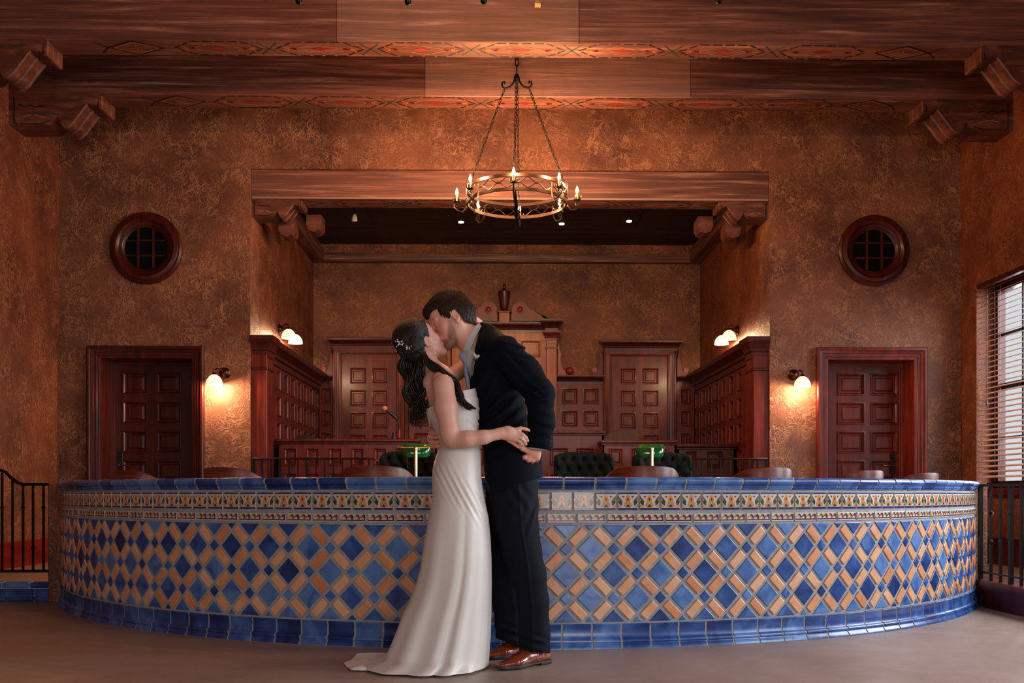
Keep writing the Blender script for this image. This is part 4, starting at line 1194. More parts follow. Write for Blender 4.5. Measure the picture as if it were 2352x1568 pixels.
chs = [(867, 7.45, 0, 'curved-back wooden chair left of the bride, before the green armchair'),
       (1470, 7.5, 3, 'curved-back wooden chair in front of the right banker lamp'),
       (556, 7.9, -28, 'curved-back wooden chair in front of the left wall lamp'),
       (1733, 7.95, 18, 'curved-back wooden chair right of the right banker lamp, before the side panelling'),
       (342, 8.9, -38, 'curved-back wooden chair before the dark left door'),
       (1950, 8.9, 28, 'curved-back wooden chair before the left side of the right door'),
       (2085, 10.0, 30, 'low-showing curved-back wooden chair under the handle of the right door')]
for i, (px, y, rz, lab) in enumerate(chs):
    o = proto if i == 0 else copy_tree(proto)
    o.location = (PX(px, y), y, FZ); o.rotation_euler = (0, 0, R(rz)); o['label'] = lab; o['group'] = GC
# tufted armchairs facing the camera
def armchair():
    t = thing('tufted_armchair', '', 'armchair'); H = 1.12
    mb = MB(); nx, nz = 60, 34; w = .29
    def surf(u, v):  # u -1..1 across, v 0..1 up
        x = u*w; hh = H-.045*abs(u)**4-.02*math.cos(u*PI)*0
        z = .42+(hh-.42)*v
        y = -.05-.09*(abs(u)**2.5)*1.0+.06*v
        # deep diamond buttoning
        q = 0
        for r_ in range(6):
            for c_ in range(-4, 5):
                bx = (c_+(.5 if r_ % 2 else 0))*.105; bz = H-.075-r_*.095
                q += math.exp(-((x-bx)**2+(z-bz)**2)/.0007)
        f1 = abs(math.sin((x/.105+(H-.075-z)/.19)*PI)); f2 = abs(math.sin((x/.105-(H-.075-z)/.19)*PI))
        y += .028*min(q, 1)+.012*(1-min(1, f1*2.2))+.012*(1-min(1, f2*2.2))
        edge = max(0, (abs(u)-.86)/.14)**2*.05+max(0, (v-.93)/.07)**2*.05
        return (x, y+edge, z)
    rows = [[surf(-1+2*i/nx, j/nz) for i in range(nx+1)] for j in range(nz+1)]
    mb.loft(rows, 'teal_velvet')
    bk = [[(p[0]*(1.0), .14-.05*(abs(p[0])/w)**2, p[2]) for p in r] for r in rows[::4]+[rows[-1]]]
    mb.loft(bk, 'teal_velvet')
    for A, B in ((rows[-1], bk[-1]),): mb.loft([A, B], 'teal_velvet')
    mb.loft([[r[0] for r in rows], [(-w, .09, r[0][2]) for r in rows]], 'teal_velvet'); mb.loft([[r[-1] for r in rows], [(w, .09, r[0][2]) for r in rows]], 'teal_velvet')
    mb.build('backrest', t, smooth=60)
    mb = MB(); mb.box(-.3, .3, -.58, .0, .28, .46, 'teal_velvet', bev=.05); mb.build('seat', t)
    for sx in (-1, 1):
        m2 = MB(); m2.box(sx*.305-.055, sx*.305+.055, -.56, .08, .2, .66, 'teal_velvet', bev=.045); m2.build('armrest', t)
        for y in (-.5, .06): m3 = MB(); m3.tube([(sx*.32, y, .24), (sx*.33, y, 0)], [.025, .016], 'chair_wood', 8); m3.build('leg', t)
    return t
pa = armchair()
for i, (px, rz, lab) in enumerate(((1341, 0, 'dark green tufted armchair right of the groom'), (939, -14, 'dark green tufted armchair behind the left banker lamp'), (1523, 10, 'dark green tufted armchair behind the right banker lamp'))):
    o = pa if i == 0 else copy_tree(pa)
    y = (9.7, 9.5, 9.8)[i]
    o.location = (PX(px, y), y, FZ); o.rotation_euler = (0, 0, R(rz)); o['label'] = lab; o['group'] = 'tufted armchairs behind the tiled wall'
# round tables carrying the banker lamps
def table():
    t = thing('round_table', '', 'table')
    mb = MB(); mb.lathe([(.0, .70), (.40, .70), (.42, .705), (.42, .725), (.40, .73), (0, .73)], 'chair_wood', n=36); mb.build('tabletop', t)
    mb = MB(); mb.lathe([(.05, .02), (.045, .3), (.03, .5), (.05, .68), (.1, .70)], 'dark_metal', n=16); mb.build('column', t)
    mb = MB(); mb.lathe([(.26, 0), (.26, .012), (.08, .03), (.05, .04)], 'dark_metal', n=24); mb.build('base', t)
    return t
pt = table()
lamps = [(955, 8.35, 'left'), (1497, 8.4, 'right')]
for i, (px, y, nm) in enumerate(lamps):
    o = pt if i == 0 else copy_tree(pt)
    o.location = (PX(px, y), y, FZ); o['label'] = 'round wooden table carrying the %s green banker lamp' % nm
def banker(px, y, label):
    t = thing('banker_lamp', label, 'desk lamp', (PX(px, y), y, FZ+.73)); k = y/F
    zt = Zc(1028, y)-FZ-.73
    mb = MB(); mb.lathe([(.08, 0), (.08, .012), (.06, .02), (.02, .03), (.014, .05)], 'brass', n=20); mb.build('base', t)
    mb = MB(); mb.lathe([(.016, .03), (.016, zt-.02), (.02, zt-.015), (.02, zt), (.012, zt+.006), (0, zt+.008)], 'brass_pale', n=14); mb.build('stem', t)
    mb = MB(); mb.tube([(-.145, .0, zt), (.155, 0, zt)], .0055, 'brass', 8)
    for x in (-.14, -.125, .10, .13, .15): mb.lathe([(.006, x-.006), (.011, x-.003), (.011, x+.003), (.006, x+.006)], 'brass', (0, 0, zt), 10, 'x')
    mb.build('cross_bar', t)
    mb = MB(); rows = []; n = 14
    for i in range(21):
        u = -1+2*i/20; x = .128*u; s_ = (1-abs(u)**5)**.5 if abs(u) < 1 else 0; s_ = max(s_, .35)
        rows.append([(x*(1-.12*(1-math.sin(a))), .095-.085*math.cos(a)*s_*(1), zt-.045+.085*math.sin(a)*(.55+.45*s_)) for a in [PI*(-.12)+(PI*1.24)*j/n for j in range(n+1)]])
    inner = [[(p[0]*.97, .095+(p[1]-.095)*.95, p[2]-.003) for p in r] for r in rows]
    mb.loft(rows, 'green_glass'); mb.loft(inner, 'green_glass')
    mb.add(rows[0], [tuple(range(n+1))], 'green_glass'); mb.add(rows[-1], [tuple(range(n+1))], 'green_glass')
    mb.build('lamp_shade', t, smooth=60)
    mb = MB(); mb.tube([(-.07, .03, zt-.0), (-.07, .03, zt-.16)], .0018, 'brass', 5); mb.ball((-.07, .03, zt-.165), .006, 'brass', 8); mb.build('pull_chain', t)
banker(955, 8.35, 'green glass banker lamp left of the bride')
banker(1497, 8.4, 'green glass banker lamp at the right, behind the tiled wall')
# ============================================================ people: solid shapes blended on a fine grid
import openvdb
DC = 4.81
ROT = Matrix.Rotation(-YAW, 4, 'Z')
def Q(px, py, v=0.0):
    d = DC+v
    return np.array([(px-1176)/F*d, d, CH+(HY-py)/F*d], dtype=np.float64)
def QM(px, py, v=0.0): return 1.0
class Field:
    def __init__(s, lo, hi, h):
        s.h = h; s.lo = np.array(lo, float); s.n = np.ceil((np.array(hi, float)-s.lo)/h).astype(int)+1
        s.a = np.full(tuple(s.n), .05, np.float32)
    def copy(s):
        c = Field.__new__(Field); c.h = s.h; c.lo = s.lo; c.n = s.n; c.a = s.a.copy(); return c
    def sub(s, lo, hi):
        i0 = np.clip(np.floor((np.array(lo)-s.lo)/s.h).astype(int), 0, s.n-1); i1 = np.clip(np.ceil((np.array(hi)-s.lo)/s.h).astype(int)+1, 1, s.n)
        sl = tuple(slice(a, b) for a, b in zip(i0, i1))
        g = [(s.lo[k]+s.h*np.arange(i0[k], i1[k])).astype(np.float32) for k in range(3)]
        return sl, g[0][:, None, None], g[1][None, :, None], g[2][None, None, :]
    def grid(s):
        return s.sub(s.lo, s.lo+s.h*(s.n-1))
    def _put(s, sl, d, k, op):
        A = s.a[sl]
        if op == 'add':
            if k > 0:
                hh = np.maximum(k-np.abs(A-d), 0)/k; s.a[sl] = np.minimum(A, d)-hh*hh*k*.25
            else: s.a[sl] = np.minimum(A, d)
        else:
            d = -d
            if k > 0:
                hh = np.maximum(k-np.abs(A-d), 0)/k; s.a[sl] = np.maximum(A, d)+hh*hh*k*.25
            else: s.a[sl] = np.maximum(A, d)
    def cone(s, a, b, r1, r2=None, k=.012, n=None, sc=1.0, op='add'):
        r2 = r1 if r2 is None else r2; a = np.array(a, float); b = np.array(b, float)
        m = max(r1, r2)*max(sc, 1)+k+.03
        sl, X, Y, Z = s.sub(np.minimum(a, b)-m, np.maximum(a, b)+m)
        ab = b-a; L2 = max(float(ab@ab), 1e-9)
        px, py, pz = X-a[0], Y-a[1], Z-a[2]
        t = np.clip((px*ab[0]+py*ab[1]+pz*ab[2])/L2, 0, 1)
        qx, qy, qz = px-t*ab[0], py-t*ab[1], pz-t*ab[2]
        q2 = qx*qx+qy*qy+qz*qz
        if n is not None:
            n = np.array(n, float); n = n/np.linalg.norm(n); qn = qx*n[0]+qy*n[1]+qz*n[2]
            q2 = q2-qn*qn+(qn/sc)**2
            d = (np.sqrt(q2)-(r1+t*(r2-r1)))*min(sc, 1)
        else: d = np.sqrt(q2)-(r1+t*(r2-r1))
        s._put(sl, d, k, op); return s
    def chain(s, pts, rs, **kw):
        for i in range(len(pts)-1): s.cone(pts[i], pts[i+1], rs[i], rs[i+1], **kw)
        return s
    def ell(s, c, r, ax=None, k=.012, op='add'):
        c = np.array(c, float); ax = np.eye(3) if ax is None else np.array(ax, float); m = max(r)+k+.03
        sl, X, Y, Z = s.sub(c-m, c+m); x, y, z = X-c[0], Y-c[1], Z-c[2]
        u = [(x*ax[i][0]+y*ax[i][1]+z*ax[i][2]) for i in range(3)]
        k0 = np.sqrt(sum((u[i]/r[i])**2 for i in range(3))); k1 = np.sqrt(sum((u[i]/r[i]**2)**2 for i in range(3)))
        s._put(sl, k0*(k0-1)/np.maximum(k1, 1e-6), k, op); return s
    def mesh(s, name, mat, parent, root, smooth_it=0, attrs=None):
        a = s.a.copy()
        for ax in range(3):
            for e in (0, -1):
                ix = [slice(None)]*3; ix[ax] = e; a[tuple(ix)] = np.maximum(a[tuple(ix)], .01)
        a = np.clip(a, -3*s.h, 3*s.h)
        g = openvdb.FloatGrid(3*s.h); g.copyFromArray(a)
        out = g.convertToQuads(isovalue=0.0)
        P, q = out[0], out[1]
        P = np.asarray(P, float)*s.h+s.lo; q = np.asarray(q)
        me = bpy.data.meshes.new(name)
        W3 = np.array(ROT.to_3x3()); Pw = P@W3.T-np.array(root)
        me.vertices.add(len(Pw)); me.vertices.foreach_set('co', Pw.ravel())
        me.loops.add(len(q)*4); me.loops.foreach_set('vertex_index', q[:, ::-1].ravel().astype(np.int32))
        me.polygons.add(len(q)); me.polygons.foreach_set('loop_start', np.arange(0, len(q)*4, 4, dtype=np.int32))
        me.update(calc_edges=True); me.validate()
        me.shade_smooth()
        if attrs:
            for nm, fn in attrs.items():
                at = me.attributes.new(nm, 'FLOAT', 'POINT'); at.data.foreach_set('value', fn(P).astype(np.float32))
        me.materials.append(M[mat])
        o = bpy.data.objects.new(name, me); COL.objects.link(o); o.parent = parent
        return o
def img(X, Y, Z): return 1176+X/Y*F, HY-(Z-CH)/Y*F     # where a point shows; used to cut cloth by outline
def poly_sd(x, y, poly):
    # signed distance (px), negative inside
    d = None; inside = None
    n = len(poly)
    for i in range(n):
        ax, ay = poly[i]; bx, by = poly[(i+1) % n]
        ex, ey = bx-ax, by-ay; wx, wy = x-ax, y-ay
        t = np.clip((wx*ex+wy*ey)/(ex*ex+ey*ey+1e-9), 0, 1)
        dd = (wx-ex*t)**2+(wy-ey*t)**2
        d = dd if d is None else np.minimum(d, dd)
        c1 = y >= ay; c2 = y < by; c3 = ex*wy > ey*wx
        flip = (c1 & c2 & c3) | (~c1 & ~c2 & ~c3)
        inside = flip if inside is None else inside ^ flip
    d = np.sqrt(d); return np.where(inside, -d, d)
def gauss(x, s): return np.exp(-(x/s)**2)

# ------------------------------------------------------------ skin, hair, cloth materials
t = NT('skin_groom'); v = t.co(); n = t.noise(v, 9, 4)
c = t.ramp(n, [(.3, lin('d6967f')), (.7, lin('e2a892'))])
at = t.n('ShaderNodeAttribute', attribute_name='beard'); hv = t.co((40, 40, 160)); bn = t.noise(hv, 4, 3)
bc = t.ramp(at.outputs['Fac'], [(.35, lin('8a5a48')), (.9, lin('2c1a16'))])
fac = t.math('MULTIPLY', t.ramp(at.outputs['Fac'], [(.05, (0,)*3), (.5, (.85,)*3)]), t.ramp(bn, [(.35, (.55,)*3), (.6, (1,)*3)]))
c = t.mix(fac, c, bc)
bl_ = t.n('ShaderNodeAttribute', attribute_name='blush'); c = t.mix(t.math('MULTIPLY', bl_.outputs['Fac'], .55), c, lin('a8503e'))
t.base(c); t.set(Roughness=.5, Specular_IOR_Level=.4, Subsurface_Weight=.08, Subsurface_Scale=.01); t.bump(t.math('ADD', t.math('MULTIPLY', bn, at.outputs['Fac']), t.math('MULTIPLY', t.noise(v, 90, 2), .15)), .35, .004); M['skin_groom'] = t.m
t = NT('skin_bride'); v = t.co(); n = t.noise(v, 7, 4)
c = t.ramp(n, [(.3, lin('cf9a88')), (.7, lin('daa694'))])
bl_ = t.n('ShaderNodeAttribute', attribute_name='blush'); c = t.mix(t.math('MULTIPLY', bl_.outputs['Fac'], .5), c, lin('b8604e'))
lp = t.n('ShaderNodeAttribute', attribute_name='lip'); c = t.mix(lp.outputs['Fac'], c, lin('a5483e'))
t.base(c); t.set(Roughness=.45, Specular_IOR_Level=.4, Subsurface_Weight=.08, Subsurface_Scale=.01); M['skin_bride'] = t.m
def hairmat(name, c0, c1, sc=(30, 30, 6)):
    t = NT(name); v = t.co(sc); n = t.noise(v, 5, 5, .7, .4)
    at = t.n('ShaderNodeAttribute', attribute_name='tv'); t.base(t.ramp(t.math('ADD', t.math('MULTIPLY', n, .7), t.math('MULTIPLY', at.outputs['Fac'], .45)), [(.3, lin(c0)), (.85, lin(c1))])); t.set(Roughness=.45, Specular_IOR_Level=.35)
    t.bump(n, .5, .003); M[name] = t.m
hairmat('hair_brown', '1c100c', '4a2c22', (90, 90, 40)); hairmat('hair_dark', '0c0706', '24140f', (50, 50, 20))
simple('suit_navy', '080d18', .85, spec=.12, var=.10, vs=40, bump=.1)
simple('trouser_navy', '0b0f1a', .8, spec=.15, var=.08, vs=40, bump=.1)
simple('shirt_white', 'c8ccd2', .6, var=.03); simple('tie_blue', '8f9db2', .5, var=.12, vs=60)
simple('dress_ivory', 'd5cdc8', .42, var=.02, vs=3, sheen=.2)
simple('lining_navy', '1a1e30', .6)
simple('shoe_leather', '7a3018', .22, var=.25, vs=12, coat=.5)
simple('shoe_sole', '2a1c1a', .6); simple('lace_dark', '2a1512', .6)

def head(f, O, fwd, up, sc, male):
    fwd = np.array(fwd, float); fwd /= np.linalg.norm(fwd); up = np.array(up, float); up -= fwd*(up@fwd); up /= np.linalg.norm(up)
    rt = np.cross(fwd, up)
    def P(a, b, c): return O+sc*(fwd*a+rt*b+up*c)
    ax = np.array([fwd, rt, up]); s = sc
    f.ell(P(-.012, 0, .030), (.098*s, .076*s, .086*s), ax, k=.0)
    f.ell(P(.012, 0, -.008), (.082*s, .070*s, .085*s), ax, k=.02)
    f.ell(P(.040, 0, -.045), (.050*s, .050*s, .062*s), ax, k=.025)
    w = 1.0 if male else .86
    for e in (-1, 1):
        f.cone(P(-.015, e*.052*w, -.050), P(.066, e*.016*w, -.103), .018*s*w, .014*s, k=.02)
        f.ell(P(.055, e*.040, -.030), (.024*s, .022*s, .024*s), ax, k=.02)      # cheek
        f.ell(P(.088, e*.030, .003), (.013*s, .016*s, .010*s), ax, k=.012, op='sub')   # socket
        f.ell(P(.071, e*.031, .0), (.014*s, .015*s, .0125*s), ax, k=.003)        # lid over the eye
        f.cone(P(.074, e*.044, -.006), P(.0865, e*.022, -.009), .0022*s, .0022*s, k=.002)
        f.cone(P(.070, e*.050, .022), P(.086, e*.016, .020), .008*s if male else .005*s, .008*s if male else .005*s, k=.012)
        # ear
        ea = np.array([fwd*.94+rt*e*.25-up*.2, rt, up]); ea[0] /= np.linalg.norm(ea[0]); ea[1] = rt-ea[0]*(rt@ea[0]); ea[1] /= np.linalg.norm(ea[1]); ea[2] = np.cross(ea[0], ea[1])
        ec = P(-.014, e*.077, -.012 if male else -.030)
        f.ell(ec, (.019*s, .0075*s, .031*s), ea, k=.004)
        f.ell(ec+rt*e*.008*s+fwd*.002*s, (.0115*s, .006*s, .021*s), ea, k=.003, op='sub')
        f.cone(ec+rt*e*.002*s+up*.006*s+fwd*.006*s, ec+rt*e*.002*s-up*.008*s+fwd*.008*s, .004*s, .004*s, k=.004)
        f.ell(ec-up*.028*s+fwd*.006*s, (.008*s, .005*s, .009*s), ea, k=.005)
        f.ell(P(.108 if male else .105, e*.0095, -.040), (.009*s, .006*s, .006*s), ax, k=.006)
    nl = .0 if male else -.004
    f.cone(P(.086, 0, .010), P(.113+nl, 0, -.030), .008*s, .0095*s, k=.012)
    f.ell(P(.114+nl, 0, -.036), (.010*s, .0105*s, .009*s), ax, k=.008)
    f.ell(P(.086, 0, -.066), (.016*s, .024*s, .020*s), ax, k=.015)
    f.ell(P(.052, 0, .045), (.040*s, .056*s, .040*s), ax, k=.015)
    for zz, rr in ((-.060, .0052), (-.070, .0062)):
        f.cone(P(.098, -.014, zz), P(.103, 0, zz+.001), rr*s, rr*1.15*s, k=.004); f.cone(P(.098, .014, zz), P(.103, 0, zz+.001), rr*s, rr*1.15*s, k=.004)
    f.ell(P(.080, 0, -.103), (.017*s, .020*s, .016*s), ax, k=.015)
    if male: f.ell(P(.070, 0, -.103), (.026*s, .036*s, .020*s), ax, k=.02)
    return P, ax, rt

GV, BV = .18, .05
# directions in the photo plane (x right, z up)
gO = Q(1035, 730.5, .13); gf = np.array([-.846, -.10, -.533]); gu = np.array([-.533, 0, .846])
bO = Q(965, 786, .06); bf = np.array([.672, .53, .516]); bu = np.array([-.609, 0, .793])

# ============================================================ THE GROOM
groot_l = Q(1200, 1520, .2); groot = tuple(np.array(ROT.to_3x3())@np.array([groot_l[0], groot_l[1], 0.0]))
G = thing('person', 'groom in a navy suit and brown shoes leaning down to kiss the bride', 'person', groot)
f = Field((-.47, DC-.12, .02), (.28, DC+.62, 1.86), .0036)
P, hax, hrt = head(f, gO, gf, gu, 1.06, True)
f.chain([Q(1052, 757, .15), Q(1084, 783, .17), Q(1118, 815, GV)], [.064, .070, .085], k=.02)
f.chain([Q(1125, 850, GV), Q(1160, 1000, GV), Q(1180, 1080, GV)], [.10, .095, .10], k=.03, n=(0, 1, 0), sc=1.25)
f.chain([Q(1150, 810, GV-.14), Q(1125, 800, GV), Q(1150, 810, GV+.16)], [.05, .06, .05], k=.03)
# near arm, forearm, hand
wr = Q(1229, 1026, .03)
f.chain([Q(1158, 815, GV-.16), Q(1240, 907, .01), wr], [.045, .038, .027], k=.02)
f.chain([wr, Q(1226, 1040, .015)], [.027, .030], k=.012, n=(0, 1, 0), sc=.7)
f.chain([Q(1218, 1035, .015), Q(1214, 1052, .01)], [.018, .017], k=.012, n=(0, 1, 0), sc=.75)
f.chain([Q(1234, 1036, .02), Q(1233, 1050, .015)], [.018, .017], k=.012, n=(0, 1, 0), sc=.75)
for kx, ky, dv in ((1205, 1050, .0), (1214, 1056, .005), (1224, 1057, .012), (1234, 1053, .022)):
    f.chain([Q(kx, ky, dv), Q(kx-3, ky+3.5, dv+.022), Q(kx-4, ky-5, dv+.045), Q(kx+3, ky-10, dv+.045)], [.0125, .0110, .0100, .009], k=.005)
f.chain([Q(1214, 1036, -.005), Q(1200, 1029, -.035), Q(1189, 1021, -.060), Q(1179, 1016.5, -.072)], [.0155, .0130, .0115, .0095], k=.008)
f.ell(Q(1177.5, 1015.5, -.078), (.007, .004, .006), k=.002)
# far arm round her waist, hand on her back
f.chain([Q(1150, 815, GV+.18), Q(1095, 940, .40), Q(1012, 1006, .20)], [.045, .038, .027], k=.02)
f.chain([Q(1012, 1006, .20), Q(996, 1008, .13)], [.028, .034], k=.012, n=(0, 0, 1), sc=1.1)
for i, ky in enumerate((994, 1004, 1014.5, 1024)):
    f.chain([Q(994, ky, .13), Q(989.5+(i == 3)*3+(i == 0)*1.5, ky, .09), Q(991+(i == 3)*3, ky+.5, .055), Q(1003, ky+.5, .028), Q(1014, ky-.5, .018)], [.0112, .0108, .0106, .0100, .0085], k=.0015)
# legs (inside the trousers)
f.chain([Q(1178, 1090, GV-.05), Q(1205, 1290, .12), Q(1232, 1480, .11)], [.085, .055, .035], k=.02)
f.chain([Q(1172, 1090, GV+.09), Q(1160, 1290, .30), Q(1180, 1462, .38)], [.085, .055, .035], k=.02)
BEARD = [(1035, 722), (1043, 742), (1049, 760), (1054, 785), (1050, 806), (1031, 815), (1014, 800), (1012, 783), (1019, 776), (1028, 779), (1027, 766), (1026, 745), (1024, 732)]
def beard(Pp):
    x, y = img(Pp[:, 0], Pp[:, 1], Pp[:, 2]); d = poly_sd(x, y, BEARD)
    w = np.clip(-d/9+.35, 0, 1)*np.clip(.35+(y-735)/70, .25, 1.0)
    w *= np.clip(1.0-.35*(x-1030)/25, .55, 1)
    return np.where(y < 830, w, 0)
def blush_g(Pp):
    x, y = img(Pp[:, 0], Pp[:, 1], Pp[:, 2])
    return .22*gauss(np.hypot(x-992, y-738), 16)+.6*gauss(np.hypot(x-1045, y-728), 9)+.5*gauss(np.hypot(x-1215, y-1050), 30)+.5*gauss(np.hypot(x-1012, y-758), 9)
f.mesh('body', 'skin_groom', G, groot, attrs={'beard': beard, 'blush': blush_g})
# hair: shell over the skull, cut by the hairline
h = Field(gO-.17, gO+.17, .0028)
h.ell(P(-.014, 0, .034), (.103*1.06, .081*1.06, .092*1.06), hax, k=0)
h.ell(P(-.030, 0, -.010), (.090*1.06, .080*1.06, .085*1.06), hax, k=.02)
h.ell(P(.050, 0, .082), (.048, .052, .024), hax, k=.03)
h.ell(P(.084, 0, .058), (.014, .036, .016), hax, k=.02)
sl, X, Y, Z = h.grid(); ix, iy = img(X, Y, Z)
HL = [(970, 736), (986, 733), (989, 724), (995, 714), (1004, 709), (1009, 719), (1014, 727), (1020, 734), (1027, 734), (1033, 731), (1036, 724), (1039, 712), (1046, 709), (1053, 718), (1059, 725), (1068, 736), (1081, 742), (1094, 744), (1110, 740), (1110, 650), (970, 650)]
GAX = hax.copy(); GH = h.a.copy(); GHF = h; cut = poly_sd(ix, iy, HL)*.0022
U = (X-gO[0])*gu[0]+(Z-gO[2])*gu[2]; FW = (X-gO[0])*gf[0]+(Z-gO[2])*gf[2]
st = .0007*np.sin(FW*620+14*np.sin(U*24)+Y*300)+.0006*np.sin(FW*310+U*60+Y*180)
h.a = np.maximum(h.a+st, cut+.0008*np.sin(ix*2.2)).astype(np.float32)
ghair = h.mesh('hair', 'hair_brown', G, groot)

# jacket
j = Field((-.30, DC-.20, .78), (.30, DC+.64, 1.74), .0042)
NY_ = (0, 1, 0)
j.chain([Q(1122, 818, GV), Q(1138, 890, GV), Q(1160, 985, GV), Q(1178, 1060, GV), Q(1184, 1120, GV)], [.118, .132, .124, .140, .152], k=.03, n=NY_, sc=1.32)
j.chain([Q(1150, 806, GV-.155), Q(1116, 788, GV), Q(1148, 806, GV+.17)], [.074, .074, .074], k=.05)
j.cone(Q(1104, 772, GV-.02), Q(1120, 800, GV), .068, .09, k=.03)
TOR = j.copy()
# near sleeve
ARM = Field.__new__(Field); ARM.h = j.h; ARM.lo = j.lo; ARM.n = j.n; ARM.a = np.full(tuple(j.n), .05, np.float32)
ARM.chain([Q(1162, 808, GV-.165), Q(1205, 858, .0), Q(1238, 902, -.035)], [.078, .080, .070], k=.03)
ARM.chain([Q(1240, 906, -.035), Q(1244, 970, -.01), Q(1239, 1020, .01), Q(1238, 1050, .02)], [.070, .061, .060, .060], k=.03)
sl, X, Y, Z = j.grid(); ix, iy = img(X, Y, Z)
# cuff plane
cuffy = 1026+(ix-1210)*.14
ARM.a = np.maximum(ARM.a, (iy-cuffy)*.0021).astype(np.float32)
# sleeve creases: at the elbow bend and above the cuff
def crease(A, x0, y0, ang, amp, wl, sx, sy):
    c, s_ = math.cos(R(ang)), math.sin(R(ang)); u = (ix-x0)*c+(iy-y0)*s_; w = -(ix-x0)*s_+(iy-y0)*c
    A += (amp*np.sin(w/wl*2*PI+u*.02)*gauss(u, sx)*gauss(w, sy)).astype(np.float32)
crease(ARM.a, 1235, 905, -8, .0105, 19, 26, 26)
crease(ARM.a, 1222, 905, 40, .009, 16, 16, 18)
crease(ARM.a, 1200, 800, 18, .0075, 17, 30, 22)
crease(ARM.a, 1245, 975, 18, .0055, 24, 30, 40)
crease(ARM.a, 1180, 850, 50, .004, 24, 60, 30)
k_ = .012; hh = np.maximum(k_-np.abs(j.a-ARM.a), 0)/k_
# torso folds radiating from the closed button at the waist
crease(j.a, 1150, 960, -38, .0095, 26, 60, 55)
crease(j.a, 1130, 900, -55, .0065, 30, 50, 45)
crease(j.a, 1165, 1010, -12, .004, 22, 45, 30)
hem = np.interp(ix, [1090, 1104, 1117, 1130, 1143, 1160, 1193, 1247, 1262, 1290], [1090, 1098, 1106, 1122, 1129, 1124, 1110, 1095, 1087, 1080])
j.a = np.maximum(j.a, (iy-hem)*.0020)
# opening of the neck and the V at the front
VP_ = [(1030, 780), (1060, 790), (1098, 740), (1106, 747), (1092, 800), (1084, 850), (1078, 893), (1072, 870), (1066, 845), (1050, 842), (1040, 830)]
vcut = np.maximum(poly_sd(ix, iy, VP_)*.0021, np.abs(Y-(DC+GV-.02))-.115)
k2 = .006; j.a = np.maximum(j.a, -vcut)
neckc = np.maximum(poly_sd(ix, iy, [(1040, 740), (1099, 735), (1107, 748), (1095, 775), (1088, 808), (1060, 815), (1040, 800)])*.0021, -1)
j.a = np.maximum(j.a, -neckc)
body_only = j.copy()
hh = np.maximum(k_-np.abs(j.a-ARM.a), 0)/k_
j.a = (np.minimum(j.a, ARM.a)-hh*hh*k_*.25).astype(np.float32)
# far sleeve
j.chain([Q(1150, 808, GV+.19), Q(1098, 935, .42), Q(1022, 1002, .24)], [.075, .062, .050], k=.02)
# hollow cuff rim
j.cone(Q(1238, 1046, .02), Q(1238, 1020, .012), .048, .048, k=.002, op='sub')
jk = j.mesh('jacket', 'suit_navy', G, groot)
# lapels, flap and collar: layers lying on the jacket
def layer(src, poly, thick, name, mat, side=-1, ymax=DC+GV):
    L = src.copy(); d = poly_sd(ix, iy, poly)*.0021
    L.a = np.maximum(np.maximum(L.a-thick, -(L.a+.006)), d)
    if side < 0: L.a = np.maximum(L.a, (Y-ymax))
    L.a = L.a.astype(np.float32); return L.mesh(name, mat, jk, groot)
layer(body_only, [(1105, 748), (1116, 757), (1112, 785), (1106, 806), (1097, 801), (1100, 812), (1094, 850), (1086, 905), (1078, 900), (1083, 850), (1091, 800)], .006, 'lapel', 'suit_navy')
for q in range(3):
    mb = MB(); c = Q(1266.5-q*2.0, 1003+q*9.5, -.035)
    mb.lathe([(.0, -.004), (.006, -.004), (.007, 0), (.004, .003), (0, .003)], 'lining_navy', (0, 0, 0), 12, 'y')
    mb.xf(ROT @ Matrix.Translation(Vector(c))); mb.v = [(x-groot[0], y-groot[1], z) for x, y, z in mb.v]
    mb.build('cuff_button', jk)
# shirt cuff
s_ = Field(Q(1238, 1030, .02)-.09, Q(1238, 1030, .02)+.09, .003)
s_.cone(Q(1232, 1034, .02), Q(1234, 1010, .012), .047, .047, k=0); s_.cone(Q(1232, 1050, .02), Q(1234, 1000, .012), .042, .042, k=0, op='sub')
sl, X2, Y2, Z2 = s_.grid(); a_, b_ = img(X2, Y2, Z2); s_.a = np.maximum(s_.a, (b_-(1029.5+(a_-1210)*.14))*.0021).astype(np.float32)
s_.mesh('shirt_cuff', 'shirt_white', G, groot)
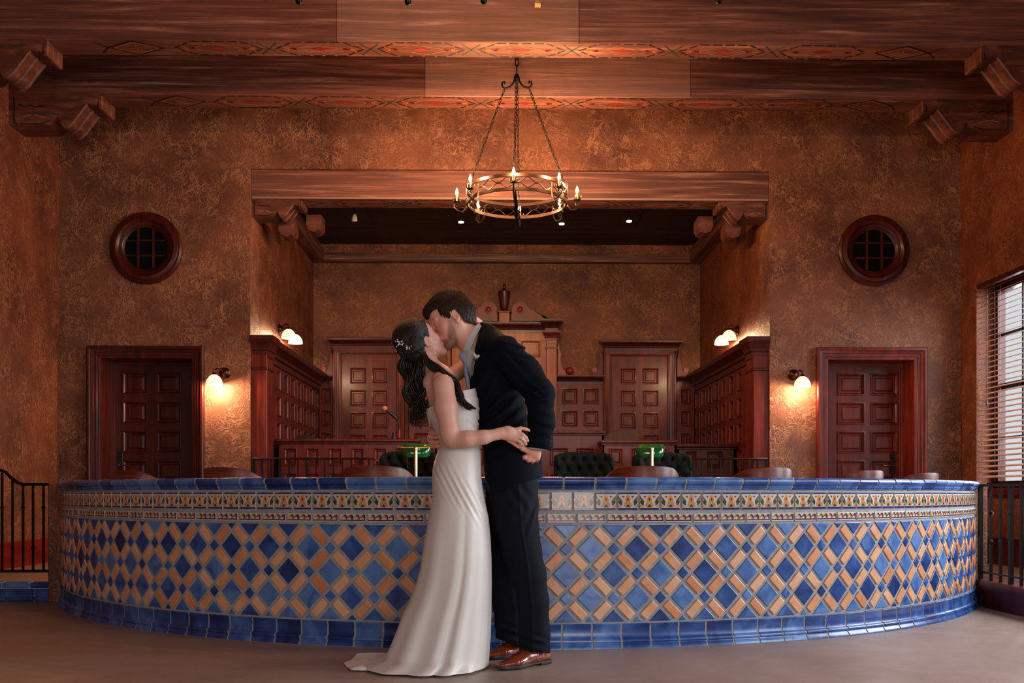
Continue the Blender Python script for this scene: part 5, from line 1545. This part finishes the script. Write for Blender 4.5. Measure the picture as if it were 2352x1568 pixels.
# shirt with collar
s_ = Field(Q(1090, 850, GV)-.30, Q(1090, 850, GV)+.30, .0036)
s_.chain([Q(1108, 825, GV), Q(1128, 880, GV)], [.098, .105], k=.03, n=NY_, sc=1.2)
sl, X2, Y2, Z2 = s_.grid(); a_, b_ = img(X2, Y2, Z2)
s_.a = np.maximum(s_.a, poly_sd(a_, b_, [(1050, 812), (1092, 800), (1100, 860), (1090, 905), (1075, 890)])*.0021).astype(np.float32)
shirt = s_.mesh('shirt', 'shirt_white', G, groot)
def wbuild(mb, name, parent, root, smooth=50):
    mb.xf(ROT); mb.v = [(x-root[0], y-root[1], z-root[2]) for x, y, z in mb.v]
    return mb.build(name, parent, smooth=smooth)
rh = random.Random(4); mb = MB(); cG = np.array((-.014*1.06, 0, .034*1.06)); rG = (.1045*1.06, .0825*1.06, .0935*1.06)
def shellpt(d, lift):
    base = gO+GAX[0]*cG[0]+GAX[1]*cG[1]+GAX[2]*cG[2]; dv = GAX[0]*d[0]+GAX[1]*d[1]+GAX[2]*d[2]
    ks = np.linspace(.05, .17, 80); P_ = base+dv*ks[:, None]
    ii = np.clip(np.round((P_-GHF.lo)/GHF.h).astype(int), 0, GHF.n-1); vals = GH[ii[:, 0], ii[:, 1], ii[:, 2]]; ins = np.where(vals < 0)[0]
    return base+dv*((ks[ins[-1]] if len(ins) else .05)+lift)
for i in range(5200):
    d = Vector((rh.gauss(0, 1), rh.gauss(0, 1), rh.gauss(.25, 1)))
    if d.length < .1: continue
    d.normalize()
    if d.y > .35: continue
    top = max(0, min(1, (d.z-.35)/.4))
    tg = Vector((.9*top+.15, 0, -1.0*(1-top)-.05*top))
    tg = (tg-d*tg.dot(d)).normalized(); L = (.020+.016*top+.012*top*(d.x > .3))/.1
    d2 = (d+tg*L*.5).normalized(); d3 = (d+tg*L).normalized()
    lf = .0015+.004*top*rh.random()
    pts = [shellpt(d, .0), shellpt(d2, lf), shellpt(d3, lf*1.2+.001)]
    ok = True
    for p in pts[1:]:
        a0, b0 = img(*p)
        if float(poly_sd(np.array([a0]), np.array([b0]), HL)[0]) > 1.0: ok = False
    if not ok: continue
    mb.tube(pts, [.0009, .0012, .0005], 'hair_brown', 4, caps=False, tv=rh.random())
wbuild(mb, 'short_strands', ghair, groot, 70)
mb = MB(); c0 = Q(1083, 778, .165); e1 = (Q(1099, 745, .165)-Q(1064, 809, .165)); L1 = np.linalg.norm(e1)/2; e1 /= np.linalg.norm(e1)
e3 = np.array([e1[2], 0, -e1[0]]); e3 = e3 if e3[0] > 0 else -e3   # toward the shoulders
rows = []
for i in range(41):
    a = R(-164+328*i/40)  # a=0 at the nape
    fr = max(0, abs(a)/PI)**3
    dr = e1*math.cos(a); 
    def pt(rr, off): return tuple(c0+e1*(math.cos(a)*(L1+rr))+np.array([0, 1, 0])*math.sin(a)*(.073+rr)+e3*off)
    lo = .020+.028*fr
    rows.append([pt(-.004, .004), pt(.0, -.006), pt(.004, -.006), pt(.008, lo*.6), pt(.014, lo), pt(.009, lo+.001), pt(.0, .012)])
mb.loft(rows, 'shirt_white', closed=True, caps=True); wbuild(mb, 'collar', shirt, groot)
# tie
s_ = Field(Q(1072, 850, GV)-.14, Q(1072, 850, GV)+.14, .003)
s_.cone(Q(1066, 817, .145), Q(1070, 832, .135), .026, .016, k=.004, n=NY_, sc=.9)
s_.chain([Q(1069, 832, .135), Q(1071, 855, .12), Q(1081, 905, .12)], [.016, .026, .034], k=.006, n=(1, 0, .2), sc=.45)
s_.mesh('necktie', 'tie_blue', G, groot)
# boutonniere
bq = thing  # (kept simple: a part of the groom pinned to the lapel)
mb = MB(); c = Q(1093, 818, .035)
mb.tube([Q(1084, 862, .04), Q(1084, 845, .035), Q(1087, 828, .03), Q(1091, 818, .03)], .0042, 'stem_green', 8)
mb.tube([Q(1086, 858, .04), Q(1087, 843, .032), Q(1091, 824, .028)], .003, 'stem_green', 8)
for q in range(5):
    a = q*1.3; mb.tube([Q(1088, 826, .03), Q(1091+4*math.cos(a), 824+5*math.sin(a), .022)], [.003, .0015], 'stem_green', 6)
bt = wbuild(mb, 'boutonniere', G, groot)
mb = MB()
for (a, b, c_, d) in ((1088, 809, 1092, 820), (1090, 812, 1095, 822), (1099, 816, 1093, 823)):
    mb.tube([Q(c_, d, .026), Q((a+c_)/2, (b+d)/2, .020), Q(a, b, .018)], [.004, .008, .003], 'white_petal', 10)
mb.ball(Q(1099, 817, .018), .007, 'white_petal', 10)
wbuild(mb, 'flower', bt, groot)

# trousers
tr = Field((-.24, DC-.12, .03), (.27, DC+.60, 1.0), .0042)
tr.chain([Q(1176, 1060, GV), Q(1178, 1105, GV)], [.125, .128], k=.03, n=NY_, sc=1.2)
tr.chain([Q(1180, 1120, GV-.06), Q(1184, 1190, .11), Q(1199, 1265, .10), Q(1214, 1320, .09), Q(1224, 1380, .09), Q(1227, 1450, .10), Q(1229, 1520, .11)], [.122, .112, .094, .085, .077, .076, .078], k=.02)
NEAR = tr.copy()
tr.chain([Q(1168, 1120, GV+.08), Q(1162, 1200, .26), Q(1160, 1290, .30), Q(1167, 1380, .33), Q(1172, 1430, .35), Q(1174, 1500, .36)], [.12, .100, .086, .080, .078, .078], k=.015)
sl, X, Y, Z = tr.grid(); ix, iy = img(X, Y, Z)
nearm = 1/(1+np.exp((Y-(DC+.22))*60))
hemy = nearm*(1494+(ix-1195)*.075)+(1-nearm)*(1466+(ix-1140)*.36)
tr.a = np.maximum(tr.a, (iy-hemy)*.0020)
def crs(x0, y0, ang, amp, wl, sx, sy, m=1.0):
    c, s_ = math.cos(R(ang)), math.sin(R(ang)); u = (ix-x0)*c+(iy-y0)*s_; w = -(ix-x0)*s_+(iy-y0)*c
    tr.a += (m*amp*np.sin(w/wl*2*PI+u*.03)*gauss(u, sx)*gauss(w, sy)).astype(np.float32)
crs(1222, 1470, 22, .006, 20, 26, 20); crs(1165, 1450, 20, .006, 20, 26, 18); crs(1185, 1130, 62, .004, 26, 50, 30); crs(1235, 1180, -65, .005, 22, 50, 22)
# pressed crease down the near leg
cx_ = np.interp(iy, [1110, 1200, 1300, 1400, 1500], [1192, 1196, 1212, 1222, 1224])
tr.a -= (.004*gauss(ix-cx_, 3.5)*nearm*(Y < DC+.12)).astype(np.float32)
tr.a = tr.a.astype(np.float32)
tr.mesh('trousers', 'trouser_navy', G, groot)
# shoes
def shoe(heel, toe, label):
    heel = np.array(heel); toe = np.array(toe); heel[2] = toe[2] = 0; d = toe-heel; L = np.linalg.norm(d); d /= L; n = np.array([d[1], -d[0], 0]); up = np.array([0, 0, 1.])
    c = (heel+toe)/2; s = Field((c[0]-.22, c[1]-.22, -.005), (c[0]+.22, c[1]+.22, .17), .003)
    def p(a, b, z): return heel+d*a*L+n*b+up*z
    s.cone(p(.10, 0, .045), p(.34, 0, .048), .034, .038, k=.01, n=up, sc=1.05)
    s.cone(p(.34, 0, .045), p(.66, 0, .032), .040, .040, k=.02, n=up, sc=.85)
    s.cone(p(.66, 0, .032), p(.90, .004, .026), .042, .030, k=.02, n=up, sc=.55)
    s.cone(p(.16, 0, .06), p(.20, 0, .115), .030, .036, k=.015); s.cone(p(.20, 0, .09), p(.52, 0, .055), .032, .026, k=.02)
    sl, X, Y, Z = s.grid(); s.a = np.maximum(s.a, .016-Z)
    s.a = np.maximum(s.a, Z-(.108)).astype(np.float32)
    A = (X-heel[0])*d[0]+(Y-heel[1])*d[1]
    s.a += (.0016*gauss(A-.70*L, .0022)).astype(np.float32)+(.0014*gauss(A-.30*L-.3*Z, .0022)).astype(np.float32)
    o = s.mesh('shoe', 'shoe_leather', G, groot)
    s = Field((c[0]-.22, c[1]-.22, -.006), (c[0]+.22, c[1]+.22, .06), .003)
    s.cone(p(.10, 0, .012), p(.34, 0, .012), .038, .038, k=.01); s.cone(p(.34, 0, .012), p(.68, 0, .012), .036, .047, k=.02); s.cone(p(.68, 0, .012), p(.90, .004, .012), .047, .034, k=.02)
    sl, X, Y, Z = s.grid(); A = ((X-heel[0])*d[0]+(Y-heel[1])*d[1])/L
    low = np.where(A < .27, .0015, .0125-.006*np.clip((A-.27)/.3, 0, 1)-.0035*(A > .55)+.010*np.clip((A-.85)/.2, 0, 1))
    s.a = np.maximum(s.a, np.maximum(Z-.021, low-Z)).astype(np.float32)
    s.mesh('sole', 'shoe_sole', o, groot)
    mb = MB()
    for q in range(4):
        a = .42+.055*q; z = .104-.0095*q-(.0 if q < 2 else .002)
        mb.tube([p(a, -.018, z-.006), p(a+.01, 0, z+.001), p(a, .018, z-.006)], .0022, 'lace_dark', 6)
    wbuild(mb, 'laces', o, groot)
def gnd(px, py): return Q(px, py, CH*F/(py-HY)-DC)
shoe(gnd(1262, 1521), gnd(1143, 1541), '')
shoe(gnd(1222, 1500), gnd(1120, 1516), '')

# ============================================================ THE BRIDE
bl_ = gnd(1040, 1535); broot = tuple(np.array(ROT.to_3x3())@np.array([bl_[0], bl_[1], 0.0]))
B = thing('person', 'bride in a strapless white gown with a train kissing the groom', 'person', broot)
f = Field((-.62, DC-.26, .02), (.13, DC+.46, 1.74), .0036)
P, hax, hrt = head(f, bO, bf, bu, .965, False)
f.chain([Q(965, 805, .06), Q(984, 835, .055), Q(1002, 862, BV)], [.050, .047, .056], k=.02)
f.chain([Q(1008, 872, BV-.12), Q(1006, 862, BV), Q(1012, 872, BV+.13)], [.034, .045, .034], k=.03)
f.chain([Q(1014, 880, BV), Q(1030, 930, BV)], [.076, .082], k=.03, n=NY_, sc=1.36)
f.chain([Q(1030, 930, BV), Q(1049, 990, BV), Q(1052, 1040, BV), Q(1050, 1100, BV)], [.080, .068, .078, .09], k=.02, n=NY_, sc=1.2)
f.ell(Q(1062, 918, BV-.04), (.050, .046, .05), k=.03); f.ell(Q(1062, 918, BV+.05), (.050, .046, .05), k=.03)
f.cone(Q(992, 880, BV-.06), Q(1010, 945, BV-.04), .043, .034, k=.03)
# near arm
f.chain([Q(1018, 884, BV-.165), Q(1024, 935, BV-.185), Q(1033, 990, BV-.185), Q(1037, 1007, BV-.18)], [.051, .0515, .044, .041], k=.02)
f.chain([Q(1038, 1008, BV-.18), Q(1075, 1008, -.155), Q(1110, 1004, -.155), Q(1150, 995, -.135)], [.040, .038, .032, .0245], k=.015)
f.chain([Q(1148, 995, -.135), Q(1166, 993, -.13), Q(1186, 995, -.115)], [.0245, .027, .026], k=.012, n=NY_, sc=.62)
f.chain([Q(1162, 999, -.13), Q(1184, 1005, -.115)], [.018, .020], k=.012, n=NY_, sc=.7)
f.chain([Q(1182, 988, -.12), Q(1195, 983, -.115), Q(1206, 984.5, -.108), Q(1215, 988, -.098)], [.0105, .0088, .0080, .0068], k=.004)
f.chain([Q(1187, 993, -.118), Q(1200, 998, -.120), Q(1208, 1005, -.105), Q(1212, 1012, -.085)], [.0108, .0092, .0085, .0075], k=.004)
f.chain([Q(1186, 1000, -.116), Q(1197, 1006, -.120), Q(1204, 1013, -.105), Q(1208, 1020, -.085)], [.0106, .0092, .0083, .0072], k=.004)
f.chain([Q(1183, 1007, -.112), Q(1192, 1013, -.115), Q(1198, 1019, -.100), Q(1201, 1024, -.085)], [.0098, .0084, .0076, .0066], k=.004)
f.chain([Q(1158, 1002, -.125), Q(1170, 1011, -.110), Q(1182, 1019, -.095), Q(1190, 1026, -.085)], [.0125, .0105, .0092, .0078], k=.006)
# far arm up to his neck
f.chain([Q(1022, 876, BV+.16), Q(1062, 846, .32), Q(1074, 838, .35)], [.046, .040, .036], k=.015)
f.chain([Q(1074, 838, .35), Q(1104, 785, .35), Q(1110, 764, .31)], [.034, .026, .022], k=.012)
f.chain([Q(1110, 764, .31), Q(1107, 752, .27)], [.024, .026], k=.012)
for a, b, c_, d in ((1104, 738, 1092, 729), (1106, 744, 1094.5, 738), (1108, 749, 1101, 743.5), (1110, 755, 1106.5, 750)):
    f.chain([Q(1108, 752, .27), Q(a, b, .25), Q((a+c_)/2-1, (b+d)/2-1, .20), Q(c_, d, .155)], [.010, .0090, .0082, .0072], k=.003)
# hips and legs inside the gown
f.chain([Q(1050, 1100, BV), Q(1060, 1300, BV), Q(1065, 1490, BV)], [.10, .07, .04], k=.02)
def lip(Pp):
    x, y = img(Pp[:, 0], Pp[:, 1], Pp[:, 2]); return np.clip(1.3*gauss(np.hypot(x-1021, y-784), 5)-.1, 0, 1)
def blush_b(Pp):
    x, y = img(Pp[:, 0], Pp[:, 1], Pp[:, 2])
    return .45*gauss(np.hypot(x-1007, y-785), 11)+.6*gauss(np.hypot(x-988, y-800), 9)+.3*gauss(np.hypot(x-1200, y-1008), 22)+.35*gauss(np.hypot(x-1037, y-1022), 14)
f.mesh('body', 'skin_bride', B, broot, attrs={'lip': lip, 'blush': blush_b})
# closed lashes
mb = MB(); 
for O_, a, b, nm in ((bO, .0905, .4, 'b'),): pass
mb.tube([Q(999, 757, .018), Q(1002.5, 760, .012), Q(1006.5, 763, .012)], [.0012, .0018, .0012], 'hair_dark', 6); wbuild(mb, 'eyelashes', B, broot)
mb = MB(); mb.tube([Q(1001, 749, .095), Q(1003.5, 754, .09), Q(1006, 757, .09)], [.0012, .0020, .0012], 'hair_dark', 6); wbuild(mb, 'eyelashes', G, groot)
# hair cap
h = Field(bO-.20, bO+.20, .003); s = .965
h.ell(P(-.018, 0, .036), (.112*s, .088*s, .098*s), hax, k=0)
h.ell(P(.015, 0, .030), (.080*s, .080*s, .085*s), hax, k=.01)
h.ell(P(-.055, 0, -.015), (.075, .070, .075), hax, k=.03)
h.ell(P(-.070, 0, -.040), (.050, .052, .045), hax, k=.02)
sl, X, Y, Z = h.grid(); ix, iy = img(X, Y, Z)
HLb = [(880, 715), (955, 722), (972.5, 731), (979, 745), (984, 762), (991, 781), (984, 789), (975, 796), (975, 806), (985, 818), (990, 840), (960, 862), (880, 850)]
cut = poly_sd(ix, iy, HLb)*.0021
BH = h.a.copy()
U = (X-bO[0])*bu[0]+(Z-bO[2])*bu[2]; FW = (X-bO[0])*bf[0]+(Z-bO[2])*bf[2]
# strands swept back from the brow, twisted at the side
an = np.arctan2(U+.03, FW+.09); rr = np.hypot(U+.03, FW+.09)
st = .0008*np.sin(rr*560+5*np.sin(an*3)+Y*40)+.0010*np.sin(rr*240+an*6+Y*60)
twist = .006*np.sin((ix+iy*.9)/5.2)*gauss(iy-(803+(ix-940)*.28), 9)*(ix < 985)
h.a = np.maximum(h.a+st-twist, cut).astype(np.float32)
hair = h.mesh('hair', 'hair_dark', B, broot)
rh = random.Random(21); s = .965
def shell_r(arr, fld, O, ax, c, d, lo=.05, hi=.17, n=80):
    base = O+ax[0]*c[0]+ax[1]*c[1]+ax[2]*c[2]; dv = ax[0]*d[0]+ax[1]*d[1]+ax[2]*d[2]
    ks = np.linspace(lo, hi, n); P_ = base+dv*ks[:, None]
    ii = np.clip(np.round((P_-fld.lo)/fld.h).astype(int), 0, fld.n-1); vals = arr[ii[:, 0], ii[:, 1], ii[:, 2]]
    ins = np.where(vals < 0)[0]
    return (ks[ins[-1]] if len(ins) else lo), base, dv
def on_head(O, ax, d, c, rad, lift):
    k, b_, dv = shell_r(BH, h, O, ax, c, d); return b_+dv*(k+lift)
def on_head_old(O, ax, d, c, rad, lift):
    # point on the hair shell in head direction d (components fwd, right, up)
    k = 1/math.sqrt(sum((d[i]/rad[i])**2 for i in range(3)))
    loc = [c[i]+d[i]*(k+lift) for i in range(3)]
    return O+ax[0]*loc[0]+ax[1]*loc[1]+ax[2]*loc[2]
def slerp(a, b, t):
    a = Vector(a).normalized(); b = Vector(b).normalized(); w = a.angle(b)
    return (a*math.sin((1-t)*w)+b*math.sin(t*w))/max(math.sin(w), 1e-4)
cB = (-.018*s, 0, .036*s); rB = (.113*s, .089*s, .099*s)
kn = Q(936, 797, -.035)-bO; kn = Vector((kn@hax[0]-cB[0], kn@hax[1]-cB[1], kn@hax[2]-cB[2])).normalized()
mb = MB()
for i in range(330):
    be = R(rh.uniform(-12, 128)); fr = rh.uniform(.45, .62)
    d0 = Vector((fr, math.cos(be)*.8, math.sin(be)*.8))
    tgt = (kn+Vector((rh.uniform(-.12, .12), rh.uniform(-.10, .10), rh.uniform(-.10, .16)))).normalized()
    mid = slerp(d0, tgt, .5)+Vector((0, .10, .12+.15*math.sin(be))); mid.normalize()
    pts = []
    for q in range(13):
        t_ = q/12; d = slerp(slerp(d0, mid, t_), slerp(mid, tgt, t_), t_)
        pts.append(on_head(bO, hax, d, cB, rB, .0015+.003*rh.random()*0+.003*math.sin(PI*t_)*((i % 5)/5)))
    a0, b0 = img(*pts[0])
    if float(poly_sd(np.array([a0]), np.array([b0]), HLb)[0]) > 1.5: continue
    mb.tube(pts, [.0012]+[.0019]*11+[.0012], 'hair_dark', 5, tv=rh.random())
for i in range(150):
    d0 = Vector((rh.uniform(-.75, .0), rh.uniform(-.2, .65), rh.uniform(.5, .9))); tgt = Vector((-.86+rh.uniform(-.1, .15), rh.uniform(.05, .7), -.35+rh.uniform(-.2, .2)))
    pts = [on_head(bO, hax, slerp(d0, tgt, q/10), cB, rB, .002) for q in range(11)]
    mb.tube(pts, .0019, 'hair_dark', 5, tv=rh.random())
wbuild(mb, 'swept_strands', hair, broot, 70)
# long waved locks
rl = random.Random(11)
def lock(pts, v0, v1, r, wav, ph, n=34, tip=.15, wl=2.6):
    out = []; rs = []
    m = len(pts)-1
    for i in range(n):
        u = i/(n-1); q = u*m; k = min(int(q), m-1); w = q-k
        p0 = pts[max(k-1, 0)]; p1 = pts[k]; p2 = pts[k+1]; p3 = pts[min(k+2, m)]
        def cr(a, b, c, d): return .5*((2*b)+(-a+c)*w+(2*a-5*b+4*c-d)*w*w+(-a+3*b-3*c+d)*w**3)
        x = cr(p0[0], p1[0], p2[0], p3[0]); y = cr(p0[1], p1[1], p2[1], p3[1]); v = v0+(v1-v0)*u
        am = wav*min(1, u*2.2)*(1+.8*u*u)
        x += am*math.sin(u*wl*2*PI+ph); v_ = v+am*.0018*math.cos(u*wl*2*PI+ph)
        out.append(Q(x, y, v_)); rs.append(r*(.75+.35*math.sin(PI*min(1, u*1.15)))*(1 if u < .75 else max(tip, 1-(u-.75)/.25*(1-tip))))
    return out, rs
def addlocks(name, specs):
    mb = MB()
    for pts, v0, v1, r, wav, ph in specs:
        o, rs = lock(pts, v0, v1, r, wav, ph); mb.tube(o, rs, 'hair_dark', 6, tv=rl.random())
    return wbuild(mb, name, hair, broot, 70)
sp = []
for i in range(190):
    a = rl.random(); b = rl.random(); layer_ = rl.random()
    v = BV+(-.095+.19*layer_)
    x1 = 918+a*62; x2 = 928+a*50+rl.uniform(-3, 3); x3 = 936+a*42+rl.uniform(-4, 4); yl = 915+75*b**.6-(abs(a-.5)*30)
    sp.append(([(930+a*45, 800+rl.uniform(-5, 12)), (x1-1, 838), (x2, 880), (x3, 925), (946+a*26+rl.uniform(-6, 6), yl)], BV+(v-BV)*.5, v, rl.uniform(.0028, .0055), rl.uniform(3.2, 6.2), rl.uniform(0, .9)+round(a*5)*1.1))
addlocks('back_locks', sp)
sp = []
for i in range(95):
    a = rl.random(); dv = rl.uniform(-.02, .02); e = rl.random()
    w = 15*(a-.5)
    sp.append(([(965+a*14, 808+a*6), (985+w*.5, 832-w*.9+2), (1010+w*.6, 850-w*1.1), (1036+w, 876-w*.9), (1052+w*1.2, 905-w*.5), (1064+w*1.3+e*10, 925+e*9), (1072+e*17, 932+e*10-w*.4)], BV-.085+dv*.5, BV-.165+dv, rl.uniform(.0022, .0042), rl.uniform(2.2, 5.2), rl.uniform(0, .8)+round(a*3)*1.7))
addlocks('front_locks', sp)
# pearl comb
mb = MB(); rc = random.Random(5)
stems = [((944, 800), (925, 793)), ((925, 793), (908, 784)), ((930, 796), (921, 783)), ((938, 799), (932, 804)), ((920, 791), (911, 795)), ((936, 797), (938, 790)), ((915, 788), (914, 779)), ((942, 800), (943, 793))]
for (a, b), (c_, d) in stems:
    mb.tube([Q(a, b, -.038), Q((a+c_)/2, (b+d)/2-1, -.042), Q(c_, d, -.036)], .0013, 'steel', 5)
for i in range(34):
    (a, b), (c_, d) = stems[i % len(stems)]; u = rc.random()
    mb.ball(Q(a+(c_-a)*u+rc.uniform(-2.4, 2.4), b+(d-b)*u+rc.uniform(-2.6, 2.6), -.044), rc.uniform(.0022, .0036), 'pearl', 8)
wbuild(mb, 'pearl_comb', hair, broot)
mb = MB()
for q in range(3): mb.ball(Q(997.5+q*.6, 805+q*3.0, -.022), .0032+.0006*q, 'pearl', 10)
wbuild(mb, 'earring', B, broot)

# gown: lofted from neckline to the floor, then the train
prof_y = [905, 926, 950, 969, 991, 1010, 1025, 1045, 1070, 1100, 1142, 1189, 1235, 1281, 1308, 1340, 1380, 1413, 1440, 1460, 1480, 1500, 1512, 1522]
prof_r = [1092, 1099, 1101, 1099, 1097, 1099, 1103, 1105, 1105, 1106, 1112, 1122, 1126, 1128, 1128, 1128, 1127, 1126, 1125, 1124, 1122, 1120, 1119, 1118]
prof_l = [976, 978, 983, 990, 1001, 1009, 1012, 1003, 995, 993, 994, 985, 976, 969, 965, 956, 941, 924, 914, 906, 898, 888, 868, 845]
dep = [.125, .13, .125, .115, .105, .108, .118, .135, .148, .160, .168, .175, .180, .186, .190, .196, .204, .212, .220, .226, .232, .240, .262, .290]
ys = list(np.linspace(905, 1500, 96))+[1505, 1509, 1513, 1517, 1520, 1522]
NA = 150
rows = []
pxm = F/(DC+BV)
for yy in ys:
    xl = np.interp(yy, prof_y, prof_l); xr_ = np.interp(yy, prof_y, prof_r); dd = np.interp(yy, prof_y, dep)
    z = CH+(HY-yy)/pxm
    # the outline is seen at the side; keep the centre slightly right so the back falls into the train
    c = Q((xl+xr_)/2, yy, BV); hx = (xr_-xl)/2/pxm
    u = min(1, max(0, (yy-1060)/440)); row = []
    tz0 = max(0, (z-.075)/1.0)
    zz = max(z, .006) if yy < 1500 else .050-(yy-1500)/22*.040
    for q in range(NA):
        a = 2*PI*q/NA
        ca, sa = math.cos(a), math.sin(a)
        sq = (abs(ca)**2.3+abs(sa)**2.3)**(-1/2.3)
        # hanging folds grow toward the floor, sharper toward the back
        fo = u**1.3*(.030*math.sin(a*5+1.1+.6*u)+.020*math.sin(a*9+2.0)+.012*math.sin(a*14+.5))*(1.0-.35*max(0, ca))
        # a deep pleat on the camera side
        pa = R(288)-u*.12; dpl = (a-pa)
        fo -= .085*u*math.exp(-(dpl/.07)**2)*(1 if yy > 1200 else max(0, (yy-1100)/100))
        fo += .05*u*math.exp(-((dpl-.20)/.12)**2)+.04*u*math.exp(-((dpl+.22)/.12)**2)
        k = 1+fo
        x = c[0]+hx*ca*sq*k; v = dd*sa*sq*k
        # ruched bodice and gathered hip
        rz_ = 0
        if yy < 1040: rz_ = .0055*math.sin(yy*.62+3.0*math.sin(a)+1.5*ca)*(.5+.5*min(1, max(0, (yy-940)/30)))*max(.15, ca)
        hip = math.exp(-((yy-1085-60*(ca+.6))/34)**2)*max(0, -sa)
        rz_ += .006*hip*math.sin((yy*.8-x*700)*.30)
        top = 0
        if yy < 970:
            w = 1-(yy-905)/65.0
            target = 0.0
            # neckline: high over the bust in front, dipping at the side and low at the back
            dz = (.022*max(0, ca)**.6-.030*(1-max(0, ca))-.065*max(0, -ca)); top = dz*w
        row.append((x+rz_*ca, c[1]+v+rz_*sa, zz+top))
    rows.append(row)
# spread of the train on the floor
foot = []
ring_px = [(1118, 1525), (1117, 1530), (1100, 1539), (1075, 1544), (1040, 1547), (1000, 1543), (960, 1541), (925, 1540), (880, 1541), (840, 1542), (806, 1543), (800, 1537), (790, 1527), (797, 1521), (812, 1513), (822, 1502), (850, 1500.5), (890, 1501), (940, 1497), (1000, 1494), (1060, 1494), (1100, 1500), (1114, 1510), (1118, 1518)]
fp = np.array([gnd(a, b) for a, b in ring_px]); cc = np.array([rows[-1][q] for q in range(NA)]).mean(axis=0)
ang = np.arctan2(fp[:, 1]-cc[1], fp[:, 0]-cc[0])
# resample the footprint by arc fraction, starting at the right side and running like the rings (a grows toward +depth)
fp2 = fp[::-1]
seg = np.linalg.norm(np.diff(np.vstack([fp2, fp2[:1]])[:, :2], axis=0), axis=1); cum = np.concatenate([[0], np.cumsum(seg)])
lastr = np.array(rows[-1]); a_last = np.arctan2((lastr[:, 1]-cc[1]), (lastr[:, 0]-cc[0]))
def foot_at(theta):
    # ray from centre to the footprint polygon
    best = None; dx, dy = math.cos(theta), math.sin(theta)
    for i in range(len(fp)):
        a = fp[i]; b = fp[(i+1) % len(fp)]; ex, ey = b[0]-a[0], b[1]-a[1]; den = dx*ey-dy*ex
        if abs(den) < 1e-9: continue
        t_ = ((a[0]-cc[0])*ey-(a[1]-cc[1])*ex)/den; s2 = ((a[0]-cc[0])*dy-(a[1]-cc[1])*dx)/den
        if t_ > 0 and -1e-6 <= s2 <= 1+1e-6 and (best is None or t_ > best): best = t_
    return best if best else .3
base_row = rows[-1]
for k, (w, zz) in enumerate(((.25, .016), (.5, .012), (.75, .009), (1.0, .004))):
    row = []
    for q in range(NA):
        p = base_row[q]; th = math.atan2(p[1]-cc[1], p[0]-cc[0]); L = foot_at(th); r0 = math.hypot(p[0]-cc[0], p[1]-cc[1])
        r = r0+(L-r0)*w if L > r0 else r0+(L-r0)*w
        left = max(0, -math.cos(th))
        wave = .012*left*(.5+.5*math.sin((p[1]-DC)*42+r*9))*(1 if w < 1 else .5)
        row.append((cc[0]+r*math.cos(th), cc[1]+r*math.sin(th), zz+wave))
    rows.append(row)
mb = MB(); mb.loft(rows, 'dress_ivory', closed=True)
dress = wbuild(mb, 'gown', B, broot, 80)
# folded-over top edge, tiny zip pull and the back closure
mb = MB(); mb.tube([rows[0][q] for q in range(NA)], .004, 'dress_ivory', 8, closed=True); wbuild(mb, 'neckline_edge', dress, broot, 80)
mb = MB(); mb.tube([Q(984, 958, .0), Q(986, 968, -.004), Q(986.5, 978, -.006)], .0016, 'pearl', 6); wbuild(mb, 'zip_pull', dress, broot)
